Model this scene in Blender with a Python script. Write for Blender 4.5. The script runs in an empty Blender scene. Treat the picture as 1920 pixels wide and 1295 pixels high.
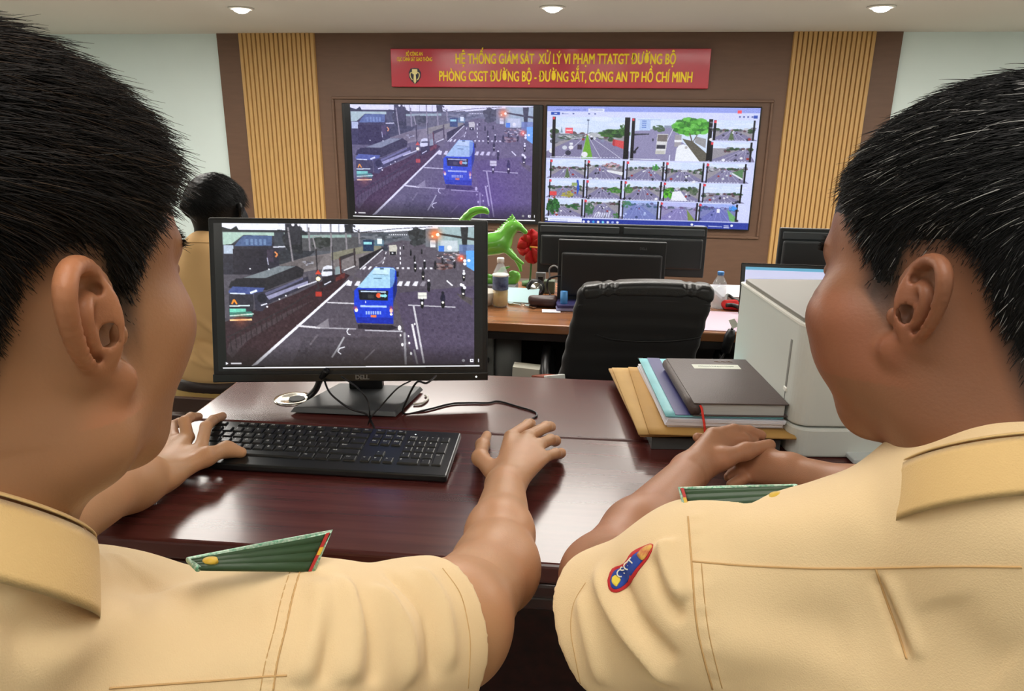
import bpy, bmesh, math, random
import numpy as np
from mathutils import Vector, Matrix, noise as mnoise
from mathutils.bvhtree import BVHTree
random.seed(7); rng = np.random.default_rng(7)
S = bpy.context.scene; COL = S.collection
# ------------------------------------------------ camera
F = 1350.0; H = 1.33
PITCH, YAW, ROLL = math.radians(17.06), math.radians(-7.12), math.radians(0.71)
cp, sp, cy, sy = math.cos(PITCH), math.sin(PITCH), math.cos(YAW), math.sin(YAW)
cF = Vector((sy*cp, cy*cp, -sp)); cR0 = Vector((cy, -sy, 0)); cU0 = cR0.cross(cF)
cR = cR0*math.cos(ROLL) + cU0*math.sin(ROLL); cU = cU0*math.cos(ROLL) - cR0*math.sin(ROLL)
EYE = Vector((0, 0, H))
cam_d = bpy.data.cameras.new('camera'); cam = bpy.data.objects.new('camera', cam_d); COL.objects.link(cam)
cam_d.sensor_width = 36; cam_d.lens = 36*F/1920; cam_d.clip_start = 0.02
cam.matrix_world = Matrix(((cR.x, cU.x, -cF.x, 0), (cR.y, cU.y, -cF.y, 0), (cR.z, cU.z, -cF.z, H), (0, 0, 0, 1)))
S.camera = cam
def ray(px, py): return cF + cR*((px-960)/F) + cU*((647.5-py)/F)
def Pt(px, py, t): return EYE + ray(px, py)*t               # world point seen there, t metres deep
def Pz(px, py, z): d = ray(px, py); return EYE + d*((z-H)/d.z)
def Py(px, py, y): d = ray(px, py); return EYE + d*(y/d.y)
def Px(px, py, x): d = ray(px, py); return EYE + d*(x/d.x)
# ------------------------------------------------ view, world
S.view_settings.view_transform = 'Standard'; S.view_settings.look = 'None'
S.view_settings.exposure = 0.0; S.view_settings.gamma = 1.0; S.view_settings.use_curve_mapping = False
w = bpy.data.worlds.new('world'); S.world = w; w.use_nodes = True
w.node_tree.nodes['Background'].inputs[0].default_value = (0.7, 0.75, 0.8, 1)
w.node_tree.nodes['Background'].inputs[1].default_value = 0.3
DW = 6.4; ZC = H + 0.113*DW; DESK = 0.76
RX0, RX1, RY0 = -6.2, 5.0, -2.6
LIGHTP = 1.0
PANELS = [(-1.9, 2.9, 1), (-0.15, 2.9, 1), (1.7, 2.9, 1), (3.4, 2.9, 1), (-3.6, 2.9, 1), (-5.0, 3.6, 1), (-2.9, 4.25, 2), (-1.3, 4.25, 2), (.8, 4.25, 2), (2.7, 4.25, 2), (-2.4, 0.2, 0), (-0.05, 0.0, 0), (2.3, 0.2, 0), (-1.3, -1.7, 0), (1.3, -1.7, 0)]  # desk sheen implies the middle row; far and rear rows are added fill
# ------------------------------------------------ colour + materials
def lin(c):
    c = c/255.0
    return c/12.92 if c <= 0.04045 else ((c+0.055)/1.055)**2.4
def rgb(r, g, b): return (lin(r), lin(g), lin(b), 1)
MATS = {}
def mat(name, col, rough=0.5, metal=0.0, var=0.0, vscale=20, bump=0.0, bscale=200, emit=0.0, coat=0.0, sss=0.0, alpha=1.0,
        trans=0.0, spec=0.5, col2=None, stretch=(1, 1, 1), attr=None, sheen=0.0, ior=1.45, detail=4):
    if name in MATS: return MATS[name]
    m = bpy.data.materials.new(name); m.use_nodes = True; nt = m.node_tree; b = nt.nodes['Principled BSDF']
    c = rgb(*col); b.inputs['Base Color'].default_value = c
    b.inputs['Roughness'].default_value = rough; b.inputs['Metallic'].default_value = metal
    b.inputs['Specular IOR Level'].default_value = spec; b.inputs['IOR'].default_value = ior
    b.inputs['Coat Weight'].default_value = coat; b.inputs['Coat Roughness'].default_value = 0.12
    if trans: b.inputs['Transmission Weight'].default_value = trans
    if sheen: b.inputs['Sheen Weight'].default_value = sheen
    if alpha < 1: b.inputs['Alpha'].default_value = alpha
    if sss:
        b.inputs['Subsurface Weight'].default_value = sss; b.inputs['Subsurface Radius'].default_value = (1, .35, .2)
        b.inputs['Subsurface Scale'].default_value = 0.006
    if emit: b.inputs['Emission Color'].default_value = c; b.inputs['Emission Strength'].default_value = emit
    tc = nt.nodes.new('ShaderNodeTexCoord'); mp = nt.nodes.new('ShaderNodeMapping'); nt.links.new(tc.outputs['Object'], mp.inputs[0])
    mp.inputs['Scale'].default_value = stretch
    src = None
    if attr:
        a = nt.nodes.new('ShaderNodeVertexColor'); a.layer_name = attr; src = a.outputs[0]
    if var or col2:
        n = nt.nodes.new('ShaderNodeTexNoise'); n.inputs['Scale'].default_value = vscale; n.inputs['Detail'].default_value = detail
        nt.links.new(mp.outputs[0], n.inputs['Vector'])
        mx = nt.nodes.new('ShaderNodeMix'); mx.data_type = 'RGBA'
        rp = nt.nodes.new('ShaderNodeMapRange'); rp.inputs[1].default_value = 0.3; rp.inputs[2].default_value = 0.7
        nt.links.new(n.outputs[0], rp.inputs[0]); nt.links.new(rp.outputs[0], mx.inputs[0])
        if src:
            mm = nt.nodes.new('ShaderNodeMix'); mm.data_type = 'RGBA'; mm.blend_type = 'MULTIPLY'; mm.inputs[0].default_value = 1
            mx.inputs[6].default_value = (1-var, 1-var, 1-var, 1); mx.inputs[7].default_value = (1, 1, 1, 1)
            nt.links.new(src, mm.inputs[6]); nt.links.new(mx.outputs[2], mm.inputs[7]); nt.links.new(mm.outputs[2], b.inputs['Base Color'])
        else:
            c2 = rgb(*col2) if col2 else tuple(x*(1-var) for x in c[:3])+(1,)
            mx.inputs[6].default_value = c2; mx.inputs[7].default_value = c
            nt.links.new(mx.outputs[2], b.inputs['Base Color'])
    elif src: nt.links.new(src, b.inputs['Base Color'])
    if bump:
        n2 = nt.nodes.new('ShaderNodeTexNoise'); n2.inputs['Scale'].default_value = bscale; n2.inputs['Detail'].default_value = 3
        nt.links.new(mp.outputs[0], n2.inputs['Vector'])
        bp = nt.nodes.new('ShaderNodeBump'); bp.inputs['Strength'].default_value = bump; bp.inputs['Distance'].default_value = 0.002
        nt.links.new(n2.outputs[0], bp.inputs['Height']); nt.links.new(bp.outputs[0], b.inputs['Normal'])
    MATS[name] = m; return m
def screen_mat(name, strength):
    m = bpy.data.materials.new(name); m.use_nodes = True; nt = m.node_tree; b = nt.nodes['Principled BSDF']
    b.inputs['Base Color'].default_value = (0.004, 0.004, 0.004, 1); b.inputs['Roughness'].default_value = 0.25
    a = nt.nodes.new('ShaderNodeVertexColor'); a.layer_name = 'picture'
    nt.links.new(a.outputs[0], b.inputs['Emission Color']); b.inputs['Emission Strength'].default_value = strength
    return m
# ------------------------------------------------ objects
def tag(o, label=None, cat=None, group=None, kind=None):
    if label: o['label'] = label
    if cat: o['category'] = cat
    if group: o['group'] = group
    if kind: o['kind'] = kind
    return o
def empty(name, loc=(0, 0, 0), rz=0.0, label=None, cat=None, group=None):
    o = bpy.data.objects.new(name, None); COL.objects.link(o); o.location = loc; o.rotation_euler = (0, 0, rz)
    o.empty_display_size = 0.05
    return tag(o, label, cat, group)
class MB:
    """collects shapes; build() makes ONE mesh object"""
    def __init__(s): s.v = []; s.f = []
    def add(s, vs, fs):
        b = len(s.v); s.v += [tuple(v) for v in vs]; s.f += [tuple(b+i for i in f) for f in fs]; return s
    def box(s, a, b, M=None, bev=0.0):
        x0, y0, z0 = a; x1, y1, z1 = b
        if bev <= 0:
            vs = [(x, y, z) for x in (x0, x1) for y in (y0, y1) for z in (z0, z1)]
            fs = [(0, 1, 3, 2), (4, 6, 7, 5), (0, 4, 5, 1), (2, 3, 7, 6), (0, 2, 6, 4), (1, 5, 7, 3)]
        else:
            bm = bmesh.new(); bmesh.ops.create_cube(bm, size=1)
            for v in bm.verts: v.co = Vector(((x0+x1)/2+v.co.x*(x1-x0), (y0+y1)/2+v.co.y*(y1-y0), (z0+z1)/2+v.co.z*(z1-z0)))
            bmesh.ops.bevel(bm, geom=bm.edges[:], offset=min(bev, .49*min(x1-x0, y1-y0, z1-z0)), segments=3, profile=0.5, affect='EDGES')
            bm.verts.index_update(); vs = [v.co.copy() for v in bm.verts]; fs = [tuple(v.index for v in f.verts) for f in bm.faces]; bm.free()
        if M: vs = [M @ Vector(v) for v in vs]
        return s.add(vs, fs)
    def lathe(s, prof, n=24, M=None):
        vs = []; fs = []
        for r, z in prof:
            for k in range(n): a = 2*math.pi*k/n; vs.append(Vector((r*math.cos(a), r*math.sin(a), z)))
        for i in range(len(prof)-1):
            for k in range(n): k2 = (k+1) % n; fs.append((i*n+k, i*n+k2, (i+1)*n+k2, (i+1)*n+k))
        if prof[0][0] > 1e-5: fs.append(tuple(range(n))[::-1])
        if prof[-1][0] > 1e-5: fs.append(tuple((len(prof)-1)*n+k for k in range(n)))
        if M: vs = [M @ v for v in vs]
        return s.add(vs, fs)
    def tube(s, pts, r, n=8, smooth=0, flat=1.0, cap=True):
        pts = [Vector(p) for p in pts]
        if smooth: pts = spline(pts, smooth)
        rr = r if isinstance(r, (list, tuple)) else None
        N = len(pts); vs = []; fs = []; up = None
        for i, p in enumerate(pts):
            d = (pts[min(i+1, N-1)]-pts[max(i-1, 0)]).normalized()
            if up is None: up = Vector((0, 0, 1)) if abs(d.z) < .9 else Vector((1, 0, 0))
            sd = d.cross(up).normalized(); u2 = sd.cross(d).normalized(); up = u2
            if rr: q = i/(N-1)*(len(rr)-1); k = min(int(q), len(rr)-2); R = rr[k]+(rr[k+1]-rr[k])*(q-k)
            else: R = r
            for k in range(n): a = 2*math.pi*k/n; vs.append(p+sd*(R*math.cos(a))+u2*(R*flat*math.sin(a)))
        for i in range(N-1):
            for k in range(n): k2 = (k+1) % n; fs.append((i*n+k, (i+1)*n+k, (i+1)*n+k2, i*n+k2))
        if cap: fs.append(tuple(range(n))); fs.append(tuple((N-1)*n+k for k in range(n))[::-1])
        return s.add(vs, fs)
    def prism(s, poly, h, M=None):
        """poly: list of (x,y); extruded 0..h in z"""
        n = len(poly); vs = [Vector((x, y, 0)) for x, y in poly]+[Vector((x, y, h)) for x, y in poly]
        fs = [tuple(range(n))[::-1], tuple(range(n, 2*n))]+[(k, (k+1) % n, n+(k+1) % n, n+k) for k in range(n)]
        if M: vs = [M @ v for v in vs]
        return s.add(vs, fs)
    def quadstrip(s, A, B):
        n = len(A); return s.add(list(A)+list(B), [(i, i+1, n+i+1, n+i) for i in range(n-1)])
    def build(s, name, m, parent=None, smooth=False, bevel=0.0, world=False, solid=0.0, sub=0):
        me = bpy.data.meshes.new(name); me.from_pydata(s.v, [], s.f); me.update()
        bm = bmesh.new(); bm.from_mesh(me); bmesh.ops.recalc_face_normals(bm, faces=bm.faces[:]); bm.to_mesh(me); bm.free()
        return mesh_obj(name, me, m, parent, smooth, bevel, solid, sub)
def mesh_obj(name, me, m, parent=None, smooth=False, bevel=0.0, solid=0.0, sub=0):
    o = bpy.data.objects.new(name, me); COL.objects.link(o)
    if m: me.materials.append(m)
    if smooth: me.polygons.foreach_set('use_smooth', [True]*len(me.polygons))
    if solid: md = o.modifiers.new('solid', 'SOLIDIFY'); md.thickness = solid; md.offset = 0
    if bevel: md = o.modifiers.new('bevel', 'BEVEL'); md.width = bevel; md.segments = 2; md.limit_method = 'ANGLE'; md.angle_limit = 0.6
    if sub: md = o.modifiers.new('sub', 'SUBSURF'); md.levels = sub; md.render_levels = sub
    if parent: o.parent = parent
    return o
def spline(pts, k):
    out = []; n = len(pts)
    for i in range(n-1):
        p0, p1, p2, p3 = pts[max(i-1, 0)], pts[i], pts[i+1], pts[min(i+2, n-1)]
        for j in range(k):
            t = j/k; out.append(0.5*((2*p1)+(-p0+p2)*t+(2*p0-5*p1+4*p2-p3)*t*t+(-p0+3*p1-3*p2+p3)*t**3))
    out.append(pts[-1]); return out
def TR(loc, rz=0.0, rx=0.0, ry=0.0): return Matrix.Translation(loc) @ Matrix.Rotation(rz, 4, 'Z') @ Matrix.Rotation(ry, 4, 'Y') @ Matrix.Rotation(rx, 4, 'X')
def text_mesh(s, size, M, bold=0.0, sx=1.0, align='CENTER', ext=0.0005, sp_=1.0):
    cu = bpy.data.curves.new('text', 'FONT'); cu.body = s; cu.size = size; cu.align_x = align; cu.align_y = 'CENTER'
    cu.offset = bold; cu.extrude = ext; cu.space_character = sp_; cu.resolution_u = 3
    o = bpy.data.objects.new('text', cu); COL.objects.link(o)
    dg = bpy.context.evaluated_depsgraph_get(); me = bpy.data.meshes.new_from_object(o.evaluated_get(dg))
    me.transform(M @ Matrix.Diagonal((sx, 1, 1, 1)))
    bpy.data.objects.remove(o); bpy.data.curves.remove(cu); return me
def join_meshes(ms):
    bm = bmesh.new()
    for me in ms: bm.from_mesh(me)
    out = bpy.data.meshes.new('joined'); bm.to_mesh(out); bm.free(); return out
# vertical plate facing -Y: local (x right, y up) -> world (x, const, z)
def wallM(x, y, z, rz=0.0, tilt=0.0): return Matrix.Translation((x, y, z)) @ Matrix.Rotation(rz, 4, 'Z') @ Matrix.Rotation(math.pi/2+tilt, 4, 'X')
# ------------------------------------------------ pictures drawn for the screens (numpy rasteriser)
class Canvas:
    def __init__(s, x0, y0, x1, y1, w, h):
        s.b = (x0, y0, x1, y1); s.w = w*2; s.h = h*2; s.a = np.zeros((s.h, s.w, 3), np.float32)
        s.sx = s.w/(x1-x0); s.sy = s.h/(y1-y0)
        s.X = (np.arange(s.w)+.5)/s.sx+x0; s.Y = (np.arange(s.h)+.5)/s.sy+y0
    def poly(s, pts, c, al=1.0):
        P = np.array(pts, float); x0, x1 = P[:, 0].min(), P[:, 0].max(); y0, y1 = P[:, 1].min(), P[:, 1].max()
        i0 = max(int((x0-s.b[0])*s.sx)-1, 0); i1 = min(int((x1-s.b[0])*s.sx)+2, s.w); j0 = max(int((y0-s.b[1])*s.sy)-1, 0); j1 = min(int((y1-s.b[1])*s.sy)+2, s.h)
        if i1 <= i0 or j1 <= j0: return
        X, Y = np.meshgrid(s.X[i0:i1], s.Y[j0:j1]); ins = np.zeros(X.shape, bool); n = len(P)
        for k in range(n):
            ax, ay = P[k]; bx, by = P[(k+1) % n]
            if ay == by: continue
            cnd = (ay > Y) != (by > Y); ins ^= cnd & (X < (bx-ax)*(Y-ay)/(by-ay)+ax)
        R = s.a[j0:j1, i0:i1]; R[ins] = R[ins]*(1-al)+np.array(c, np.float32)*al
    def rect(s, x0, y0, x1, y1, c, al=1.0): s.poly([(x0, y0), (x1, y0), (x1, y1), (x0, y1)], c, al)
    def line(s, pts, w, c, al=1.0):
        for (ax, ay), (bx, by) in zip(pts[:-1], pts[1:]):
            L = math.hypot(bx-ax, by-ay) or 1; nx, ny = -(by-ay)/L*w/2, (bx-ax)/L*w/2
            s.poly([(ax+nx, ay+ny), (bx+nx, by+ny), (bx-nx, by-ny), (ax-nx, ay-ny)], c, al)
    def disc(s, x, y, r, c, al=1.0, ry=None):
        ry = ry or r; s.poly([(x+r*math.cos(t), y+ry*math.sin(t)) for t in np.linspace(0, 2*math.pi, 14)[:-1]], c, al)
    def glow(s, x, y, r, c, al=0.8):
        X, Y = np.meshgrid(s.X, s.Y); g = np.exp(-((X-x)**2+(Y-y)**2)/(r*r))[..., None]*al; s.a = s.a*(1-g)+np.array(c, np.float32)*g
    def blob(s, x, y, rx, ry, cols, n=60, seed=1, sz=.25):
        r = random.Random(seed)
        for _ in range(n):
            a = r.random()*6.28; q = math.sqrt(r.random()); s.disc(x+rx*q*math.cos(a), y+ry*q*math.sin(a), rx*sz*(.5+r.random()), r.choice(cols), .85, ry*sz*(.5+r.random()))
    def noise(s, amp, cell=3, seed=0):
        g = np.random.default_rng(seed).normal(0, 1, (s.h//cell+2, s.w//cell+2, 1)).astype(np.float32)
        g = np.repeat(np.repeat(g, cell, 0), cell, 1)[:s.h, :s.w]; s.a += g*amp
    def out(s, gam=1.0):
        a = s.a.reshape(s.h//2, 2, s.w//2, 2, 3).mean((1, 3)); a = (np.clip(a, 0, 255)/255)**gam
        return np.where(a <= 0.04045, a/12.92, ((a+0.055)/1.055)**2.4)
def traffic_picture(purple=0.0, gam=1.0):
    """road scene seen from an overhead camera, in the coordinates of the playing video"""
    c = Canvas(-35, 30, 1940, 1165, 500, 290); W = (236, 236, 244)
    c.rect(-40, 0, 2000, 1200, (8, 8, 10))
    X0, X1 = 28, 1872
    c.rect(X0, 30, X1, 1125, (92, 88, 98))
    c.rect(X0, 30, X1, 110, (226, 228, 240))
    c.poly([(28, 330), (28, 120), (300, 95), (1200, 90), (1872, 40), (1872, 420), (1500, 330), (1180, 215), (600, 330)], (98, 100, 108))
    c.rect(28, 80, 480, 300, (62, 62, 74)); c.rect(28, 180, 430, 420, (52, 50, 64))
    c.poly([(28, 60), (90, 78), (130, 52), (150, 92), (28, 95)], (40, 46, 50)); c.blob(415, 88, 45, 12, [(50, 55, 60)], 14, 3)
    c.poly([(30, 98), (475, 98), (470, 125), (180, 120), (90, 190), (30, 195)], (172, 196, 186)); c.poly([(170, 130), (200, 122), (385, 124), (380, 200), (110, 205)], (84, 104, 142))
    for i in range(5): c.rect(195+i*32, 150, 213+i*32, 195, (120, 145, 180), .8)
    c.rect(35, 198, 105, 262, (178, 190, 206)); c.rect(400, 98, 470, 220, (70, 74, 84)); c.line([(390, 210), (490, 205)], 10, (205, 208, 220))
    c.rect(100, 225, 345, 420, (44, 40, 54)); c.rect(345, 230, 390, 320, (72, 62, 80)); c.line([(400, 245), (420, 265), (405, 285)], 12, (222, 150, 96)); c.line([(345, 290), (352, 345)], 7, (180, 180, 200))
    c.poly([(430, 240), (640, 200), (700, 230), (600, 330), (430, 340)], (60, 62, 70)); c.blob(560, 150, 85, 90, [(50, 52, 58), (62, 64, 66), (42, 44, 50)], 60, 5); c.rect(480, 32, 590, 190, (60, 60, 68))
    c.poly([(430, 345), (640, 280), (1050, 215), (1190, 215), (1010, 370), (700, 380), (500, 420)], (128, 122, 124)); c.poly([(430, 345), (640, 285), (760, 270), (700, 360), (480, 400)], (112, 106, 108))
    c.rect(600, 128, 1010, 235, (92, 92, 96)); c.poly([(600, 118), (960, 110), (960, 132), (600, 140)], (148, 170, 166)); c.blob(730, 170, 80, 40, [(58, 62, 62), (76, 80, 78)], 30, 8)
    for x, a, b in ((500, 60, 320), (650, 60, 240), (810, 30, 420), (920, 100, 240), (1015, 70, 180)): c.line([(x, a), (x+(30 if x == 500 else 6), b)], 12, (142, 138, 144))
    c.line([(680, 135), (700, 230)], 10, (150, 146, 150)); c.line([(680, 128), (770, 122)], 6, (160, 158, 160))
    c.poly([(810, 250), (1040, 200), (1190, 190), (1180, 225), (990, 262), (810, 310)], (134, 132, 118))
    c.blob(950, 60, 38, 35, [(58, 60, 66)], 20, 2); c.poly([(910, 32), (975, 32), (970, 90), (915, 90)], (56, 58, 64))
    c.rect(1030, 100, 1400, 180, (104, 108, 118)); c.blob(1160, 130, 130, 30, [(88, 94, 104), (120, 124, 132), (72, 78, 86)], 60, 11); c.poly([(1180, 190), (1330, 150), (1440, 160), (1872, 330), (1872, 1125), (800, 1125), (900, 500), (1180, 225)], (98, 92, 104))
    c.poly([(1012, 290), (1195, 205), (1200, 222), (1015, 375)], (44, 42, 50)); c.rect(1045, 150, 1125, 235, (46, 66, 96)); c.rect(1050, 165, 1110, 185, (150, 210, 215)); c.rect(1130, 150, 1200, 195, (96, 124, 140)); c.rect(1150, 140, 1185, 180, (220, 232, 238))
    for k in range(9): c.line([(1240+k*16, 112), (1240+k*16, 104)], 7, (236, 238, 244))
    c.poly([(870, 280), (990, 240), (990, 260), (885, 305), (885, 420), (870, 420)], (66, 62, 66)); c.line([(980, 215), (985, 370)], 12, (66, 58, 62))
    # median strip with its fence, carriageway
    c.poly([(28, 1125), (28, 780), (560, 560), (870, 400), (960, 400), (880, 500), (230, 1125)], (64, 44, 52)); c.poly([(28, 1010), (60, 930), (500, 690), (680, 610), (600, 660), (180, 930), (70, 1060)], (84, 74, 80), .7)
    for k in range(22):
        t = k/21; x = 60+t*790; y = 900-t*430; c.line([(x, y), (x+8, y+110*(1-t*.75))], 7-4*t, (50, 40, 46))
    c.line([(40, 900), (450, 690), (840, 440)], 8, (56, 52, 58)); c.poly([(880, 400), (1012, 345), (960, 470), (560, 830), (200, 1125), (500, 1125), (1200, 500)], (98, 93, 100))
    c.poly([(230, 1125), (940, 470), (1400, 470), (1872, 700), (1872, 1125)], (92, 86, 98)); c.rect(560, 1000, 1870, 1125, (74, 68, 84), .35); c.poly([(500, 1125), (600, 900), (1300, 900), (1350, 1125)], (70, 66, 76), .5)
    c.poly([(1270, 560), (1872, 500), (1872, 1125), (1420, 1125)], (88, 78, 104), .8)
    c.poly([(205, 1125), (935, 455), (945, 465), (250, 1112)], W); c.line([(1020, 375), (1190, 222)], 8, (220, 220, 228)); c.line([(900, 385), (985, 350)], 8, (225, 225, 230))
    for x in range(1035, 1120, 40): c.poly([(x, 375), (x+22, 352), (x+36, 352), (x+16, 377)], W)
    for x in (1290, 1330, 1370, 1460, 1500, 1540): c.rect(x, 358, x+18, 372, W, .9)
    for x in (915, 975, 1290, 1345, 1405, 1462): c.poly([(x, 500), (x+22, 466), (x+48, 466), (x+36, 505)], W, .9 if x < 1450 else .35)
    c.line([(775, 632), (975, 640)], 9, (205, 203, 210)); c.line([(1375, 652), (1730, 668)], 8, (196, 194, 204)); c.line([(545, 812), (720, 828)], 14, (220, 218, 224)); c.line([(720, 828), (985, 838)], 10, (190, 188, 196), .8)
    c.line([(1050, 848), (1330, 858)], 10, (188, 186, 196)); c.poly([(680, 825), (780, 755), (785, 830)], (150, 146, 154), .8)
    c.line([(1415, 655), (1490, 1110)], 14, (200, 198, 206)); c.line([(1403, 800), (1440, 1000)], 16, (222, 220, 226)); c.line([(1345, 865), (1352, 1120)], 16, (160, 158, 166)); c.line([(1415, 1000), (1440, 1115)], 14, (150, 148, 156))
    c.line([(930, 832), (915, 855), (925, 880), (942, 882)], 7, W); c.line([(895, 900), (845, 990), (800, 1060)], 12, (170, 170, 176)); c.line([(898, 978), (858, 990), (845, 1015), (870, 1035)], 9, W)
    c.line([(640, 960), (700, 880)], 14, (128, 122, 130), .6); c.line([(1040, 1080), (1110, 1010), (1120, 1000)], 10, (140, 136, 144), .7)
    for x, y, r in ((1308, 830, 13), (1328, 962, 9), (1380, 950, 7), (1393, 1032, 8), (1315, 888, 6), (1375, 895, 6), (1423, 800, 6)): c.disc(x, y, r, (250, 250, 252), 1, r*1.5)
    for k in range(8):
        c.line([(1195-k*8, 320+k*3), (1215-k*3, 285+k*2)], 3, (220, 220, 228), .2)
    for y in (200, 240, 280, 315): c.line([(1226-(y-200)*.25, y), (1222-(y-200)*.3, y+18)], 6, W); c.line([(1320, y), (1320, y+20)], 7, W)
    # coach on the left
    c.poly([(80, 470), (170, 445), (260, 445), (430, 350), (560, 352), (610, 380), (600, 430), (330, 540), (60, 520)], (48, 46, 54)); c.poly([(170, 445), (430, 352), (555, 352), (330, 445)], (128, 136, 142)); c.poly([(80, 480), (120, 448), (310, 455), (330, 470), (320, 520), (60, 520)], (42, 40, 50))
    c.poly([(60, 545), (90, 510), (320, 520), (300, 560), (240, 570), (60, 560)], (78, 92, 146)); c.line([(70, 562), (180, 566)], 9, (214, 226, 244)); c.line([(215, 560), (265, 540)], 16, (226, 232, 244))
    c.poly([(60, 570), (235, 570), (240, 640), (225, 740), (60, 740)], (56, 54, 66)); c.line([(80, 645), (97, 610), (117, 645)], 12, (246, 160, 60)); c.line([(62, 660), (210, 656)], 10, (216, 230, 232)); c.poly([(62, 680), (180, 680), (180, 708), (62, 710)], (120, 206, 184))
    c.poly([(62, 712), (215, 700), (232, 716), (225, 740), (62, 740)], (70, 130, 120)); c.line([(62, 735), (235, 720)], 9, (200, 222, 216)); c.line([(62, 768), (222, 763)], 13, (250, 206, 156)); c.glow(140, 768, 45, (200, 120, 80), .4)
    c.poly([(240, 560), (330, 545), (640, 430), (645, 500), (350, 640), (300, 700), (250, 700)], (60, 58, 74)); c.poly([(330, 585), (635, 465), (638, 485), (350, 610)], (150, 150, 178)); c.poly([(320, 560), (600, 440), (602, 455), (330, 580)], (104, 104, 132)); c.disc(300, 600, 36, (40, 40, 54)); c.line([(290, 655), (335, 640)], 9, (230, 232, 245)); c.disc(335, 665, 7, W)
    for x, y in ((425, 607), (473, 580), (220, 375), (355, 378)): c.disc(x, y, 6, W)
    # white car, signs, fences
    c.poly([(735, 410), (750, 360), (780, 346), (815, 350), (820, 430), (740, 430)], (216, 218, 228)); c.poly([(752, 378), (815, 374), (817, 392), (748, 394)], (84, 86, 98)); c.poly([(840, 360), (880, 350), (880, 410), (835, 420)], (140, 154, 158))
    c.line([(700, 220), (712, 530)], 9, (58, 54, 60)); c.line([(818, 200), (822, 460)], 9, (70, 66, 72)); c.line([(872, 290), (880, 420)], 9, (90, 50, 50)); c.poly([(690, 415), (712, 380), (735, 415)], (206, 84, 66)); c.disc(712, 450, 17, (255, 240, 200)); c.disc(712, 450, 10, (255, 255, 250)); c.rect(690, 548, 735, 585, (178, 66, 56)); c.poly([(840, 440), (910, 400), (905, 440), (840, 470)], (120, 62, 60), .8)
    c.poly([(740, 440), (830, 415), (830, 470), (745, 520)], (50, 46, 56)); c.line([(755, 495), (805, 468)], 8, (220, 222, 236)); c.line([(560, 520), (700, 468)], 10, (206, 206, 216)); c.blob(640, 330, 45, 18, [(190, 192, 204), (96, 94, 104)], 14, 4)
    # bus
    B = (32, 70, 200)
    c.poly([(995, 800), (1255, 810), (1300, 830), (1230, 850), (1000, 835)], (44, 40, 56)); c.poly([(975, 540), (1020, 490), (1130, 358), (1270, 360), (1296, 400), (1292, 500), (1262, 560), (1262, 800), (990, 790), (970, 700)], B)
    c.poly([(995, 518), (1130, 360), (1265, 362), (1282, 380), (1240, 520)], (168, 204, 226)); c.poly([(1130, 362), (1250, 364), (1228, 418), (1108, 412)], (192, 218, 234)); c.poly([(1240, 370), (1282, 380), (1270, 500), (1240, 520)], (110, 150, 205)); c.line([(1120, 443), (1180, 446)], 6, (70, 100, 130)); c.rect(1168, 362, 1195, 376, (80, 110, 130)); c.line([(1108, 412), (1228, 418)], 4, (120, 150, 170))
    c.poly([(1262, 500), (1290, 430), (1292, 540), (1264, 640)], (24, 44, 120)); c.rect(1288, 390, 1306, 432, (30, 30, 40)); c.poly([(1005, 532), (1228, 540), (1222, 618), (1012, 610)], (30, 34, 46)); c.line([(1022, 545), (1210, 550)], 9, (190, 206, 226)); c.disc(1155, 577, 19, (238, 104, 66)); c.poly([(1165, 570), (1200, 570), (1200, 560), (1220, 580), (1200, 598), (1200, 590), (1165, 588)], (150, 214, 220)); c.rect(1075, 570, 1120, 600, (64, 66, 70))
    c.line([(1018, 660), (1214, 664)], 15, (172, 196, 238)); c.line([(1058, 620), (1058, 636)], 6, (230, 230, 240))
    for k in range(7): c.rect(1058+k*17, 700, 1069+k*17, 724, (178, 200, 240), .9)
    c.rect(1095, 728, 1136, 748, (240, 130, 80)); c.poly([(992, 745), (1260, 750), (1262, 800), (990, 790)], (20, 52, 170)); c.disc(988, 690, 12, (255, 246, 226), 1, 16); c.disc(1247, 695, 12, (255, 200, 180), 1, 18); c.disc(1247, 724, 10, (255, 244, 224)); c.glow(982, 672, 14, (240, 80, 70), .6); c.glow(1247, 672, 14, (240, 80, 70), .6)
    # vehicles ahead, motorbikes
    c.poly([(1235, 190), (1290, 185), (1298, 210), (1290, 262), (1240, 262)], (196, 194, 186)); c.rect(1240, 238, 1288, 264, (40, 40, 50)); c.rect(1195, 185, 1228, 232, (60, 66, 80)); c.disc(1262, 250, 6, W)
    def bike(x, y, s, body=(34, 34, 46), head=(60, 60, 74), light=True):
        c.disc(x, y+20*s, 11*s, (24, 24, 32), 1, 26*s); c.disc(x, y-8*s, 13*s, body, 1, 24*s); c.disc(x, y-36*s, 8*s, head)
        if light: c.disc(x, y+14*s, 6*s, (255, 250, 240))
    for x, y, s, hd, l in ((1430, 355, .9, W, 1), (1500, 335, .8, W, 0), (1488, 415, 1.0, (50, 50, 60), 1), (1530, 500, 1.1, W, 0), (1425, 290, .6, (50, 50, 60), 0), (1398, 245, .6, (50, 50, 60), 0), (1636, 610, 1.5, (40, 40, 54), 1), (1790, 545, 1.3, W, 1), (1795, 420, 1.0, W, 1), (1580, 340, .8, (50, 50, 60), 0), (1725, 330, .8, W, 0), (1635, 300, .7, W, 0), (1480, 235, .5, (60, 60, 70), 0), (1345, 205, .4, (200, 200, 210), 0)): bike(x, y, s, (40, 38, 62) if y > 600 else (36, 36, 46), hd, l)
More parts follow.
